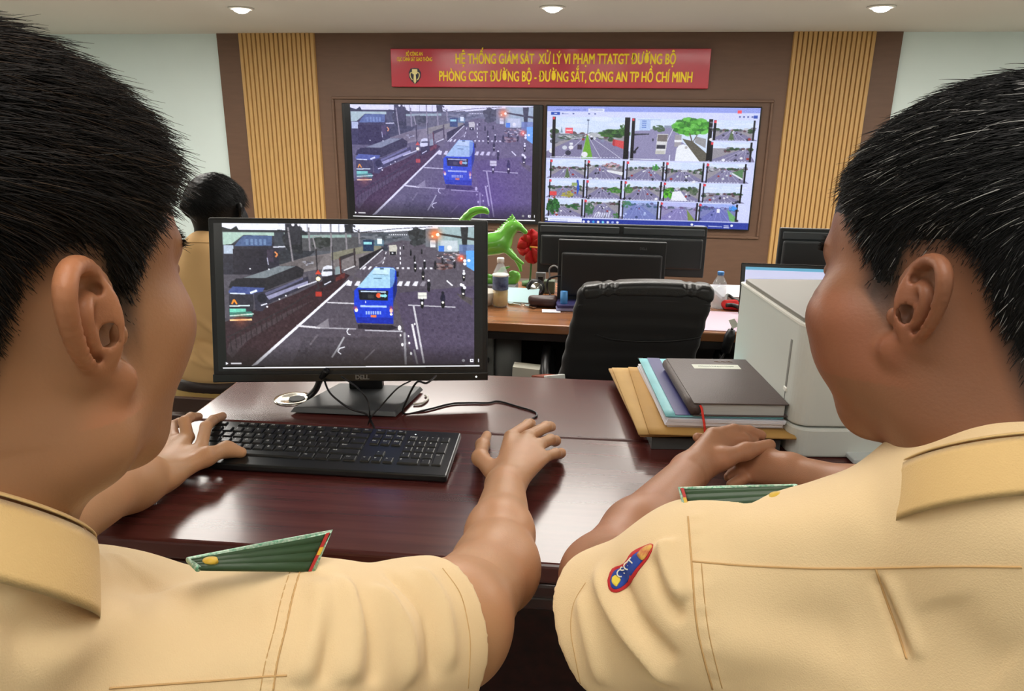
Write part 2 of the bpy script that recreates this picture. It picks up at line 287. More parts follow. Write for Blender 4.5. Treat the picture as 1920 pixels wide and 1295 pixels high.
    bike(1480, 625, 1.2); c.rect(1449, 553, 1516, 604, (222, 222, 216)); c.line([(1449, 580), (1516, 580)], 5, (150, 150, 150)); c.disc(1480, 600, 7, W); c.disc(1480, 632, 8, W); c.blob(1640, 350, 70, 26, [(100, 66, 66), (56, 52, 60), (150, 130, 130)], 30, 13); c.line([(1665, 460), (1710, 500)], 11, (230, 230, 236)); c.poly([(1740, 560), (1860, 600), (1860, 660), (1770, 600)], (92, 86, 82), .7)
    # right side: trees, brake lights, building
    c.blob(1450, 120, 70, 60, [(58, 62, 66), (72, 76, 80), (48, 50, 54)], 60, 21); c.rect(1510, 60, 1600, 200, (120, 124, 132)); c.rect(1600, 45, 1872, 230, (158, 178, 182)); c.rect(1620, 150, 1750, 235, (190, 200, 208)); c.poly([(1600, 90), (1872, 130), (1872, 150), (1600, 105)], (60, 60, 62)); c.rect(1545, 150, 1582, 205, (232, 234, 240))
    for k in range(5): c.line([(1548, 160+k*11), (1580, 160+k*11)], 3, (90, 90, 104))
    c.rect(1606, 190, 1648, 235, (74, 128, 214)); c.disc(1688, 206, 18, (232, 234, 240)); c.poly([(1770, 45), (1830, 45), (1815, 240), (1790, 240)], (52, 54, 58)); c.rect(1760, 180, 1872, 260, (104, 124, 172), .8); c.poly([(1812, 228), (1872, 225), (1872, 385), (1815, 350)], (104, 168, 232)); c.blob(1690, 280, 100, 36, [(80, 74, 84), (60, 56, 66), (150, 120, 120), (200, 200, 210)], 60, 31, .12)
    c.glow(1580, 105, 42, (255, 140, 80), .95); c.disc(1600, 105, 13, (255, 244, 220)); c.disc(1560, 118, 8, (255, 220, 180)); c.glow(1775, 285, 26, (255, 100, 70), .95); c.disc(1777, 287, 9, (255, 220, 200))
    for x, y in ((1802, 305), (1833, 303), (1802, 330), (1795, 405), (1800, 515), (1775, 492)): c.disc(x, y, 12, W)
    c.line([(28, 97), (480, 92), (980, 98), (1300, 62), (1560, 45)], 5, (60, 60, 66)); c.line([(980, 70), (1030, 96), (1200, 88)], 6, (70, 70, 76))
    for x in (640, 740, 815, 870): c.line([(x, 32), (x, 92)], 4, (110, 112, 120))
    c.disc(537, 40, 11, W); c.disc(578, 40, 10, W)
    if purple: c.rect(28, 30, 1872, 1125, (92, 84, 205), purple); c.glow(1350, 950, 420, (84, 56, 150), .4)
    c.noise(3.5, 3, 4); c.noise(4, 9, 5)
    j0 = int((960-30)*c.sy); f = np.linspace(1, .42, c.h-j0)[:, None, None]; c.a[j0:] *= f
    c.rect(-40, 30, X0, 1165, (12, 12, 14)); c.rect(X1, 30, 1965, 1165, (12, 12, 14)); c.rect(-40, 1122, 1965, 1165, (10, 10, 12))
    c.poly([(22, 1090), (42, 1102), (22, 1114)], W); c.line([(60, 1102), (136, 1102)], 11, (200, 200, 205)); c.disc(1790, 1090, 12, (130, 130, 136)); c.rect(1842, 1078, 1866, 1102, W); c.rect(1849, 1085, 1859, 1095, (20, 20, 24)); c.line([(1905, 1076), (1905, 1104)], 7, W)
    c.line([(0, 1138), (1915, 1133)], 9, (236, 236, 240))
    return c.out(gam)
def grid_picture():
    """camera wall software: two large and sixteen small road views"""
    c = Canvas(20, 25, 1895, 1115, 480, 270); W = (226, 230, 255)
    c.rect(0, 0, 1920, 1124, (206, 212, 252)); c.rect(20, 25, 1895, 72, (146, 158, 232)); c.rect(392, 45, 536, 72, (214, 220, 250)); c.rect(55, 78, 138, 104, (36, 74, 176)); c.rect(1840, 92, 1875, 118, (50, 78, 176)); c.rect(1700, 50, 1734, 76, (240, 84, 96))
    for x, l in ((100, 55), (185, 40), (250, 66), (345, 26), (408, 112)): c.line([(x, 57), (x+l, 57)], 7, (110, 124, 200) if x < 400 else (150, 160, 196))
    for x in (155, 250, 392, 446, 1715, 1750, 1785, 1822): c.rect(x, 86 if x < 600 else 97, x+16, 98 if x < 600 else 111, (96, 106, 170)); 
    c.line([(160, 92), (216, 92)], 6, (150, 160, 210)); c.line([(85, 91), (110, 91)], 7, W)
    def road(x0, y0, x1, y1, hz, vx, seed, sky=(206, 220, 248), rd=(128, 124, 160), med=None, tint=None, left=.0, right=1.0):
        r = random.Random(seed); w, h = x1-x0, y1-y0; P = lambda a, b: (x0+a*w, y0+b*h)
        c.rect(x0, y0, x1, y1, sky); 
        for k in range(8): c.disc(x0+r.random()*w, y0+r.random()*hz*h*.9, w*.14, (226, 234, 252), .4, h*.05)
        c.poly([P(0, hz), P(1, hz), P(1, 1), P(0, 1)], (150, 146, 158)); c.poly([P(vx-.04, hz), P(vx+.04, hz), P(right, 1), P(left, 1)], rd)
        for sd in (-1, 1):
            for k in range(16):
                t = r.random(); x = vx+sd*(.05+t*.5); y = hz+(r.random()*.30-.10)*t+.02
                c.disc(x0+min(max(x, .03), .97)*w, y0+y*h, w*.05*(.5+r.random()), r.choice([(52, 74, 56), (84, 88, 100), (190, 192, 205), (60, 84, 60), (120, 116, 130), (96, 70, 80)]), .9, h*.06)
        for q in (.25, .42, .6, .78):
            xx = left+(right-left)*q; c.line([P(vx+(q-.5)*.04, hz+.03), P(xx, 1)], w*.007, (214, 214, 236), .8)
        if med: c.poly([P(vx-.008, hz+.02), P(vx+.008, hz+.02), P(vx+.08, 1), P(vx-.07, 1)], med)
        for k in range(12):
            t = r.random()**1.5; q = r.random(); x = vx+(left+(right-left)*q-vx)*t; y = hz+(1-hz)*t; s_ = .012+.035*t
            if .46 < q < .54: continue
            c.disc(x0+x*w, y0+y*h, w*s_, r.choice([(40, 40, 54), (230, 230, 240), (150, 60, 66), (60, 60, 80), (200, 205, 220)]), 1, h*s_*1.6)
        if tint: c.rect(x0, y0, x1, y1, tint, .38)
        for k in range(int(w/30)): c.line([P(.02+k*30/w*.9, .965), P(.02+(k*30+18)/w*.9, .965)], 5, W, .9)
    def bars(x0, y0, x1, y1, l=26, r=32): c.rect(x0, y0, x0+l, y1, (26, 24, 34)); c.rect(x1-r, y0, x1, y1, (22, 22, 28)); c.rect(x0+2, y0+2, x0+22, y0+24, (226, 70, 86))
    # large view 1
    road(70, 120, 770, 492, .40, .46, 3, med=(110, 168, 60), left=-.25, right=1.25); c.poly([(98, 270), (400, 272), (98, 350)], (120, 124, 140)); c.line([(394, 140), (394, 275)], 7, (90, 100, 130)); c.line([(384, 147), (404, 147)], 9, (80, 90, 120)); c.blob(640, 262, 130, 34, [(56, 92, 52), (72, 116, 60), (44, 66, 50)], 90, 5, .22); c.blob(715, 225, 40, 40, [(56, 92, 52), (82, 128, 66)], 40, 6)
    c.blob(250, 300, 110, 20, [(60, 80, 66), (96, 100, 110), (200, 204, 214)], 50, 7, .2); c.rect(190, 217, 258, 268, (232, 96, 112)); c.line([(198, 240), (250, 240)], 12, (250, 206, 214)); c.poly([(145, 262), (156, 205), (168, 262)], (130, 150, 170)); c.poly([(625, 314), (730, 332), (728, 402), (620, 362)], (206, 78, 84)); c.poly([(625, 314), (645, 318), (642, 380), (620, 362)], (176, 60, 70)); c.rect(232, 350, 262, 370, (226, 228, 238)); c.rect(306, 366, 346, 410, (64, 54, 72)); c.rect(515, 316, 546, 342, (130, 136, 170)); bars(70, 120, 770, 492, 30, 46)
    # large view 2
    c.rect(780, 125, 1497, 500, (208, 222, 248)); c.poly([(810, 240), (1120, 200), (1190, 200), (1240, 330), (1480, 500), (810, 500)], (142, 138, 176)); c.rect(856, 140, 952, 232, (176, 198, 240))
    for k in range(4): c.line([(875, 150+k*18), (915, 150+k*18)], 8, (90, 120, 200))
    c.blob(1030, 212, 56, 26, [(60, 90, 66), (84, 106, 84)], 30, 9, .3); c.rect(1075, 186, 1150, 208, (140, 150, 176)); c.poly([(810, 262), (945, 258), (945, 268), (810, 278)], (60, 60, 76)); c.blob(1320, 195, 160, 72, [(62, 138, 50), (88, 172, 66), (48, 108, 46), (110, 196, 84)], 160, 12, .17); c.line([(1330, 330), (1300, 250)], 10, (92, 80, 70)); c.line([(1335, 330), (1370, 262)], 8, (92, 80, 70))
    c.poly([(1240, 300), (1330, 320), (1480, 440), (1480, 500), (1400, 500)], (96, 92, 84)); c.poly([(1360, 280), (1450, 300), (1450, 380), (1350, 330)], (150, 150, 156)); c.poly([(1018, 262), (1115, 262), (1100, 440), (1012, 435)], (214, 214, 220)); c.poly([(1022, 268), (1112, 268), (1106, 328), (1020, 326)], (118, 110, 112)); c.rect(1018, 358, 1096, 392, (60, 60, 74)); c.rect(1010, 410, 1094, 440, (190, 190, 186)); c.rect(1175, 268, 1232, 372, (160, 156, 166)); c.rect(1172, 312, 1238, 332, (230, 232, 240))
    c.poly([(1188, 500), (1196, 390), (1215, 360), (1252, 350), (1290, 360), (1340, 420), (1408, 500)], (232, 236, 246)); c.disc(1280, 378, 12, (180, 176, 180)); c.line([(815, 430), (855, 380)], 14, (40, 38, 52)); c.disc(825, 425, 14, (40, 40, 52)); c.disc(982, 315, 7, (60, 60, 80), 1, 14); c.line([(1140, 445), (1140, 500)], 8, W); c.line([(1155, 212), (1110, 320)], 5, (220, 220, 240)); c.line([(840, 137), (1040, 137)], 8, (150, 170, 220), .7); bars(785, 125, 1497, 500, 30, 36); c.line([(772, 488), (1060, 490)], 7, W)
    c.line([(60, 482), (490, 482)], 7, W)
    T = [(1505, 135, 1862, 312, .46, .45, None), (1495, 325, 1855, 500, .32, .85, None),
         (60, 505, 392, 675, .40, .48, None), (405, 508, 742, 680, .25, .35, None), (760, 510, 1100, 682, .32, .58, None), (1115, 512, 1455, 688, .4, .42, None), (1475, 515, 1825, 692, .25, .5, None),
         (55, 688, 385, 858, .38, .4, None), (400, 690, 730, 860, .40, .42, None), (750, 692, 1090, 865, .30, .5, None), (1105, 695, 1440, 868, .30, .3, None), (1460, 700, 1805, 872, .5, .5, None),
         (50, 868, 378, 1035, .34, .3, None), (390, 870, 722, 1042, .15, .5, None), (740, 872, 1075, 1048, .15, .4, (96, 130, 235)), (1090, 878, 1428, 1052, .25, .5, (140, 130, 225)), (1440, 882, 1785, 1056, .2, .5, (80, 100, 225))]
    for i, (x0, y0, x1, y1, hz, vx, tn) in enumerate(T): road(x0, y0, x1, y1, hz, vx, 40+i, tint=tn, left=-.1, right=1.1, med=(90, 110, 80) if i in (0, 2) else None); bars(x0, y0, x1, y1, 12 if i > 1 else 22, 16)
    G = [(70, 150, 48), (104, 196, 60), (52, 110, 44)]
    c.blob(95, 940, 60, 70, [(40, 92, 48), (56, 120, 60), (30, 66, 40)], 80, 51, .2); c.blob(300, 940, 70, 26, [(56, 110, 60), (40, 80, 50)], 40, 52, .2); c.blob(1160, 790, 46, 46, G, 60, 53); c.blob(660, 780, 66, 26, [(90, 150, 70), (60, 110, 50)], 50, 54, .2); c.blob(790, 765, 36, 36, [(60, 110, 60), (84, 130, 70)], 40, 55); c.blob(230, 825, 55, 26, [(176, 168, 80), (150, 140, 70)], 30, 56); c.poly([(308, 690), (326, 690), (340, 770), (318, 838)], (50, 84, 190)); c.rect(62, 800, 128, 838, (220, 74, 80)); c.rect(266, 716, 316, 746, (150, 170, 110))
    c.blob(620, 548, 70, 22, [(190, 110, 120), (210, 180, 190), (140, 130, 150)], 30, 57, .2); c.poly([(580, 590), (730, 610), (725, 640), (590, 610)], (226, 228, 236)); c.blob(1020, 560, 26, 30, [(56, 130, 60), (84, 160, 80)], 30, 58); c.poly([(1690, 600), (1800, 560), (1800, 660)], (90, 130, 90)); c.line([(1700, 600), (1800, 655)], 14, (220, 224, 236)); c.blob(1380, 770, 36, 36, [(70, 90, 70), (90, 108, 84)], 30, 59); c.poly([(1190, 780), (1260, 770), (1330, 860), (1180, 860)], (232, 234, 246)); c.blob(690, 1010, 30, 26, [(70, 120, 70)], 20, 60); c.blob(440, 960, 40, 50, [(50, 96, 60), (70, 110, 80)], 30, 61)
    c.poly([(1330, 940), (1420, 1050), (1350, 1050)], (120, 140, 80)); c.poly([(1690, 930), (1770, 1000), (1765, 1056), (1720, 1030)], (110, 170, 110)); c.rect(1600, 930, 1628, 964, (236, 240, 250)); c.blob(1740, 920, 30, 30, [(70, 150, 240)], 20, 62); c.blob(775, 905, 40, 30, [(80, 140, 110), (70, 120, 90)], 30, 63)
    for k in range(7): c.poly([(480+k*22, 1030), (500+k*20, 990), (512+k*20, 990), (494+k*22, 1030)], W, .8)
    c.rect(20, 1050, 1895, 1115, (40, 58, 156)); c.poly([(20, 1045), (372, 1052), (372, 1088), (20, 1082)], (228, 232, 255)); c.rect(20, 1044, 1895, 1052, (206, 212, 252)); c.rect(20, 1052, 52, 1084, (24, 26, 40)); c.rect(28, 1060, 45, 1077, W); c.line([(70, 1069), (240, 1072)], 6, (170, 180, 220))
    for x, k in ((390, W), (434, W), (481, (60, 160, 230)), (525, (250, 250, 255)), (570, (120, 210, 240)), (615, W), (660, (150, 170, 240)), (705, W), (1388, W), (1746, W)): c.disc(x, 1080, 12, k)
    c.line([(1410, 1090), (1512, 1092)], 8, W); c.line([(1536, 1091), (1660, 1093)], 9, W, .7); c.line([(1675, 1083), (1720, 1083)], 6, W); c.line([(1675, 1100), (1725, 1100)], 6, W)
    c.noise(7, 2, 9)
    return c.out()
def screen_mesh(A, w, h):
    """grid of coloured points, lying in local XZ facing -Y, centred"""
    ny, nx = A.shape[:2]; gx = (np.arange(nx)/(nx-1)-.5)*w; gz = (.5-np.arange(ny)/(ny-1))*h
    X, Z = np.meshgrid(gx, gz); V = np.stack([X, np.zeros_like(X), Z], -1).reshape(-1, 3)
    i = (np.arange(ny-1)[:, None]*nx+np.arange(nx-1)[None]).reshape(-1); Fq = np.stack([i, i+nx, i+nx+1, i+1], 1)
    me = np_mesh(V, Fq); at = me.color_attributes.new('picture', 'FLOAT_COLOR', 'POINT')
    at.data.foreach_set('color', np.concatenate([A.reshape(-1, 3), np.ones((nx*ny, 1))], 1).astype(np.float32).ravel()); return me
def np_mesh(V, Fq, name='mesh'):
    me = bpy.data.meshes.new(name); k = Fq.shape[1]; me.vertices.add(len(V)); me.vertices.foreach_set('co', np.asarray(V, np.float32).ravel())
    me.loops.add(Fq.size); me.loops.foreach_set('vertex_index', Fq.astype(np.int32).ravel()); me.polygons.add(len(Fq))
    me.polygons.foreach_set('loop_start', np.arange(0, Fq.size, k, dtype=np.int32)); me.update(calc_edges=True); me.validate(); return me
# ------------------------------------------------ smooth solids: blended shapes on a grid -> one continuous mesh
class Solid:
    def __init__(s, lo, hi, h):
        s.h = h; s.lo = np.array(lo, np.float32); s.n = (np.ceil((np.array(hi)-np.array(lo))/h)+1).astype(int)
        s.f = np.full(s.n, 0.5, np.float32); s.M = Matrix.Identity(4); s.sc = 1.0
    def _w(s, p): return np.array(s.M @ Vector(p), np.float32)
    def _apply(s, lo, hi, fn, op, k):
        pad = k+2.5*s.h
        i0 = np.maximum(((np.array(lo)-pad-s.lo)/s.h).astype(int), 0); i1 = np.minimum(((np.array(hi)+pad-s.lo)/s.h).astype(int)+2, s.n)
        if (i1 <= i0).any(): return
        ax = [s.lo[a]+s.h*np.arange(i0[a], i1[a], dtype=np.float32) for a in range(3)]
        d = fn(ax[0][:, None, None], ax[1][None, :, None], ax[2][None, None, :])
        sl = (slice(i0[0], i1[0]), slice(i0[1], i1[1]), slice(i0[2], i1[2])); g = s.f[sl]
        if op == '+':
            if k > 0: q = np.maximum(k-np.abs(g-d), 0)/k; s.f[sl] = np.minimum(g, d)-q*q*k*.25
            else: s.f[sl] = np.minimum(g, d)
        else:
            d = -d
            if k > 0: q = np.maximum(k-np.abs(g-d), 0)/k; s.f[sl] = np.maximum(g, d)+q*q*k*.25
            else: s.f[sl] = np.maximum(g, d)
    def cap(s, a, b, ra, rb=None, k=.01, op='+', flat=None, fn_=1.0):
        """tapered capsule; flat = direction along which it is thinned to the fraction fn_"""
        rb = ra if rb is None else rb; A, B = s._w(a), s._w(b); ra *= s.sc; rb *= s.sc; k *= s.sc
        d = B-A; L2 = float((d*d).sum()) or 1e-9; R = max(ra, rb)
        N = None
        if flat is not None: N = np.array((s.M.to_3x3() @ Vector(flat)).normalized(), np.float32)
        def fn(X, Y, Z):
            x, y, z = X-A[0], Y-A[1], Z-A[2]; t = np.clip((x*d[0]+y*d[1]+z*d[2])/L2, 0, 1)
            qx, qy, qz = x-t*d[0], y-t*d[1], z-t*d[2]; q2 = qx*qx+qy*qy+qz*qz
            if N is not None: m = qx*N[0]+qy*N[1]+qz*N[2]; q2 = q2+m*m*(1/fn_**2-1); return (np.sqrt(q2)-(ra+(rb-ra)*t))*min(1, (1+fn_)/2)
            return np.sqrt(q2)-(ra+(rb-ra)*t)
        s._apply(np.minimum(A-R, B-R), np.maximum(A+R, B+R), fn, op, k); return s
    def path(s, pts, rs, k=.006, op='+', flat=None, fn_=1.0, smooth=0):
        pts = [Vector(p) for p in pts]; n0 = len(pts)
        rs = list(rs) if isinstance(rs, (list, tuple)) else [rs]*n0
        if smooth:
            P = spline(pts, smooth); r2 = [rs[min(int(i/smooth), n0-1)]+(rs[min(int(i/smooth)+1, n0-1)]-rs[min(int(i/smooth), n0-1)])*((i % smooth)/smooth) for i in range(len(P))]; pts, rs = P, r2
        for i in range(len(pts)-1): s.cap(pts[i], pts[i+1], rs[i], rs[i+1], k, op, flat, fn_)
        return s
    def ell(s, c, r, rot=None, k=.01, op='+'):
        M = s.M @ Matrix.Translation(c) @ (rot.to_4x4() if rot else Matrix.Identity(4)); Mi = np.array(M.inverted(), np.float32); r = np.array(r, np.float32); sc = s.sc
        if sc != 1.0: k *= sc
        C = np.array(M.translation, np.float32); R = float(r.max())*sc
        def fn(X, Y, Z):
            x = (Mi[0, 0]*X+Mi[0, 1]*Y+Mi[0, 2]*Z+Mi[0, 3]); y = (Mi[1, 0]*X+Mi[1, 1]*Y+Mi[1, 2]*Z+Mi[1, 3]); z = (Mi[2, 0]*X+Mi[2, 1]*Y+Mi[2, 2]*Z+Mi[2, 3])
            k0 = np.sqrt((x/r[0])**2+(y/r[1])**2+(z/r[2])**2); k1 = np.sqrt((x/r[0]**2)**2+(y/r[1]**2)**2+(z/r[2]**2)**2)+1e-9
            return k0*(k0-1)/k1*sc
        s._apply(C-R, C+R, fn, op, k); return s
    def box(s, c, r, rot=None, k=.005, rnd=.005, op='+'):
        M = s.M @ Matrix.Translation(c) @ (rot.to_4x4() if rot else Matrix.Identity(4)); Mi = np.array(M.inverted(), np.float32)
        C = np.array(M.translation, np.float32); R = float(np.linalg.norm(r))*s.sc; sc = s.sc
        def fn(X, Y, Z):
            q = [np.abs(Mi[i, 0]*X+Mi[i, 1]*Y+Mi[i, 2]*Z+Mi[i, 3])-(r[i]-rnd) for i in range(3)]
            o = np.sqrt(sum(np.maximum(a, 0)**2 for a in q)); return (o+np.minimum(np.maximum(q[0], np.maximum(q[1], q[2])), 0)-rnd)*sc
        s._apply(C-R, C+R, fn, op, k); return s
    def half(s, p, n):
        """cut away the side the normal n points to"""
        p = np.array(p, np.float32); n = np.array(Vector(n).normalized(), np.float32)
        ax = [s.lo[a]+s.h*np.arange(s.n[a], dtype=np.float32) for a in range(3)]
        d = (ax[0][:, None, None]-p[0])*n[0]+(ax[1][None, :, None]-p[1])*n[1]+(ax[2][None, None, :]-p[2])*n[2]
        s.f = np.maximum(s.f, d.astype(np.float32)); return s
    def mesh(s, relax=1):
        s.f[0] = s.f[-1] = 1; s.f[:, 0] = s.f[:, -1] = 1; s.f[:, :, 0] = s.f[:, :, -1] = 1
        f = s.f; ins = f < 0; cnt = np.zeros(np.array(f.shape)-1, np.int8); m = f.shape
        off = [(i, j, k) for i in (0, 1) for j in (0, 1) for k in (0, 1)]
        for i, j, k in off: cnt += ins[i:m[0]-1+i, j:m[1]-1+j, k:m[2]-1+k]
        cells = np.argwhere((cnt > 0) & (cnt < 8)); idx = -np.ones(cnt.shape, np.int32); idx[tuple(cells.T)] = np.arange(len(cells))
        val = {o: f[cells[:, 0]+o[0], cells[:, 1]+o[1], cells[:, 2]+o[2]] for o in off}
        acc = np.zeros((len(cells), 3), np.float32); num = np.zeros(len(cells), np.float32)
        for o in off:
            for a in range(3):
                if o[a]: continue
                o2 = list(o); o2[a] = 1; o2 = tuple(o2); va, vb = val[o], val[o2]; c = (va < 0) != (vb < 0)
                t = np.where(c, va/np.where(c, va-vb, 1), 0); P = np.tile(np.array(o, np.float32), (len(cells), 1)); P[:, a] += t; acc += P*c[:, None]; num += c
        V = (cells+acc/num[:, None])*s.h+s.lo; Q = []
        for a in range(3):
            b, c = (a+1) % 3, (a+2) % 3; sl0 = [slice(None)]*3; sl1 = [slice(None)]*3; sl0[a] = slice(0, -1); sl1[a] = slice(1, None)
            ed = ins[tuple(sl0)] != ins[tuple(sl1)]; e = np.argwhere(ed); e = e[(e[:, b] > 0) & (e[:, c] > 0) & (e[:, b] < m[b]-1) & (e[:, c] < m[c]-1)]
            first = ins[tuple(e.T)]; q = []
            for db, dc in ((1, 1), (0, 1), (0, 0), (1, 0)):
                g = e.copy(); g[:, b] -= db; g[:, c] -= dc; q.append(idx[tuple(g.T)])
            q = np.stack(q, 1); q[~first] = q[~first][:, ::-1]; Q.append(q)
        Q = np.concatenate(Q); Q = Q[(Q >= 0).all(1)]
        for _ in range(relax): V = relaxv(V, Q, .5)
        return V, Q
def relaxv(V, Q, a):
    acc = np.zeros_like(V); n = np.zeros(len(V), np.float32)
    for i in range(4):
        for j in (1, 3):
            np.add.at(acc, Q[:, i], V[Q[:, (i+j) % 4]]); np.add.at(n, Q[:, i], 1)
    return V*(1-a)+a*acc/np.maximum(n, 1)[:, None]
def vnorm(V, Q):
    N = np.cross(V[Q[:, 2]]-V[Q[:, 0]], V[Q[:, 3]]-V[Q[:, 1]]); out = np.zeros_like(V)
    for i in range(4): np.add.at(out, Q[:, i], N)
    return out/(np.linalg.norm(out, axis=1)[:, None]+1e-12)
def solid_obj(name, V, Q, m, parent=None, color=None):
    me = np_mesh(V, Q, name)
    if color is not None:
        at = me.color_attributes.new('tone', 'FLOAT_COLOR', 'POINT'); at.data.foreach_set('color', np.concatenate([color, np.ones((len(V), 1))], 1).astype(np.float32).ravel())
    return mesh_obj(name, me, m, parent, smooth=True)
def merge(parts):
    Vs, Qs, b = [], [], 0
    for V, Q in parts: Vs.append(V); Qs.append(Q+b); b += len(V)
    return np.concatenate(Vs), np.concatenate(Qs)
def snoise(P, sc, seed=0):
    """cheap smooth value noise on points, -1..1"""
    P = P*sc+seed*17.3; i = np.floor(P).astype(np.int64); f = P-i; f = f*f*(3-2*f); out = 0
    for dx in (0, 1):
        for dy in (0, 1):
            for dz in (0, 1):
                h = ((i[:, 0]+dx)*73856093) ^ ((i[:, 1]+dy)*19349663) ^ ((i[:, 2]+dz)*83492791); h = (h*2654435761) & 0xffffffff; h = ((h ^ (h >> 15))*2246822519) & 0xffffffff
                w_ = (f[:, 0] if dx else 1-f[:, 0])*(f[:, 1] if dy else 1-f[:, 1])*(f[:, 2] if dz else 1-f[:, 2]); out = out+w_*((h & 0xffff)/32767.5-1)
    return out
def segdist(P, line):
    """distance of points to polyline, and parameter 0..1 along it"""
    best = np.full(len(P), 9.0); par = np.zeros(len(P)); n = len(line)-1
    for i in range(n):
        A = np.array(line[i]); d = np.array(line[i+1])-A; t = np.clip(((P-A)@d)/(d@d+1e-12), 0, 1); q = np.linalg.norm(P-A-t[:, None]*d, axis=1)
        m = q < best; best[m] = q[m]; par[m] = (i+t[m])/n
    return best, par
# ------------------------------------------------ lamps of the room, and unseen ceiling panels partly added as fill
lamp_white = mat('lamp_white', (255, 250, 240), .4, emit=16.0); panel_glow = [mat('panel_glow_dim', (255, 250, 242), .4, emit=5.5*LIGHTP), mat('panel_glow', (255, 250, 242), .4, emit=13.5*LIGHTP), mat('panel_glow_bright', (255, 250, 242), .4, emit=23.0*LIGHTP)]
metal_trim = mat('lamp_trim', (225, 222, 212), .35)
def ceiling_panel(x, y, k, lab, sx=.6, sy_=1.2):
    if k == 2: sx, sy_ = 1.2, .5
    t = empty('unseen_ceiling_light', (x, y, ZC), 0, lab, 'light', 'flat panel lights in the ceiling')
    f = MB(); 
    for a, b in (((-sx/2-.02, -sy_/2-.02, -.012), (sx/2+.02, -sy_/2, -.0005)), ((-sx/2-.02, sy_/2, -.012), (sx/2+.02, sy_/2+.02, -.0005)), ((-sx/2-.02, -sy_/2, -.012), (-sx/2, sy_/2, -.0005)), ((sx/2, -sy_/2, -.012), (sx/2+.02, sy_/2, -.0005))): f.box(a, b)
    f.build('frame', metal_trim, t); MB().box((-sx/2, -sy_/2, -.006), (sx/2, sy_/2, -.001)).build('diffuser', panel_glow[k], t)
for i, (x, y, k) in enumerate(PANELS):
    ceiling_panel(x, y, k, 'flat white rectangular ceiling panel light overhead')
def downlight(x, y, lab, power=4.0):
    t = empty('recessed_downlight', (x, y, ZC), 0, lab, 'light', 'round downlights in front of the screen wall')
    MB().lathe([(.058, -.002), (.060, -.010), (.078, -.009), (.084, -.0015), (.058, -.0012)], 32).build('trim_ring', metal_trim, t, True)
    MB().lathe([(0.0001, -.034), (.020, -.032), (.040, -.024), (.052, -.013), (.0575, -.004)], 32).build('lamp_lens', lamp_white, t, True)
    l = bpy.data.lights.new('lamp', 'SPOT'); l.energy = power; l.color = (1, .86, .68); l.spot_size = 2.3; l.spot_blend = .9; l.shadow_soft_size = .05
    lo = bpy.data.objects.new('lamp_beam', l); COL.objects.link(lo); lo.parent = t; lo.location = (0, 0, -.05)
for (px, py), lab in zip(((452, 15), (1036, 13), (1653, 12)), ('small round ceiling downlight above the left slatted panel', 'small round ceiling downlight above the red banner', 'small round ceiling downlight above the right slatted panel')):
    q = Pz(px, py, ZC); downlight(q.x, q.y, lab, 14.0 if px != 1036 else 12.0)
# ------------------------------------------------ room shell
wall_m = mat('painted_wall', (216, 229, 226), .85, var=.03, vscale=3, bump=.08, bscale=120)
ceil_m = mat('ceiling_paint', (205, 200, 188), .9, var=.02, vscale=2)
floor_m = mat('floor_tile', (150, 144, 136), .35, var=.15, vscale=4)
def struct(name, a, b, m): o = MB().box(a, b).build(name, m); tag(o, kind='structure'); return o
struct('floor', (RX0-.1, RY0-.1, -.1), (RX1+.1, DW+.1, 0), floor_m); struct('ceiling', (RX0-.1, RY0-.1, ZC), (RX1+.1, DW+.1, ZC+.1), ceil_m)
struct('wall_back', (RX0-.1, DW, 0), (RX1+.1, DW+.1, ZC), wall_m); struct('wall_left', (RX0-.1, RY0, 0), (RX0, DW, ZC), wall_m)
struct('wall_right', (RX1, RY0, 0), (RX1+.1, DW, ZC), wall_m); struct('wall_front', (RX0-.1, RY0-.1, 0), (RX1+.1, RY0, ZC), wall_m)
brown = mat('brown_panel', (104, 77, 60), .5, var=.12, vscale=6, stretch=(1, 1, 6), bump=.05, bscale=60)
slat_m = mat('slat_wood', (196, 156, 98), .5, var=.16, vscale=30, stretch=(6, 1, .3))
slat_dark = mat('slat_groove', (150, 108, 56), .6)
X = lambda a: a*DW
yb = DW-.03
struct('trim_1', (X(-.533), yb, .0), (X(.348), DW, ZC), brown)
def slat_panel(name, xa, xb):
    b = MB(); n = 17; p = (xb-xa)/n
    for k in range(n):
        x = xa+k*p; b.add([(x+p*.02, yb-.002, .0), (x+p*.14, yb-.022, .0), (x+p*.80, yb-.022, .0), (x+p*.94, yb-.002, .0)]+[(x+p*.02, yb-.002, ZC), (x+p*.14, yb-.022, ZC), (x+p*.80, yb-.022, ZC), (x+p*.94, yb-.002, ZC)],
              [(0, 1, 5, 4), (1, 2, 6, 5), (2, 3, 7, 6), (0, 4, 7, 3), (0, 3, 2, 1), (4, 5, 6, 7)])
    o = b.build(name, slat_m); tag(o, kind='structure'); g = MB().box((xa, yb-.003, 0), (xb, yb, ZC)).build('groove_board', slat_dark, o)
slat_panel('trim_2', X(-.501), X(-.394)); slat_panel('trim_3', X(.22), X(.317))
fr = MB(); fx0, fx1, fz0, fz1 = X(-.372), X(.202), H+X(-.139), H+X(.030); e = .022
for a, b in (((fx0-e, yb-.02, fz0-e), (fx1+e, yb, fz0)), ((fx0-e, yb-.02, fz1), (fx1+e, yb, fz1+e)), ((fx0-e, yb-.02, fz0), (fx0, yb, fz1)), ((fx1, yb-.02, fz0), (fx1+e, yb, fz1))): fr.box(a, b, bev=.006)
tag(fr.build('trim_4', brown), kind='structure')
sk = mat('skirting', (96, 70, 56), .5)
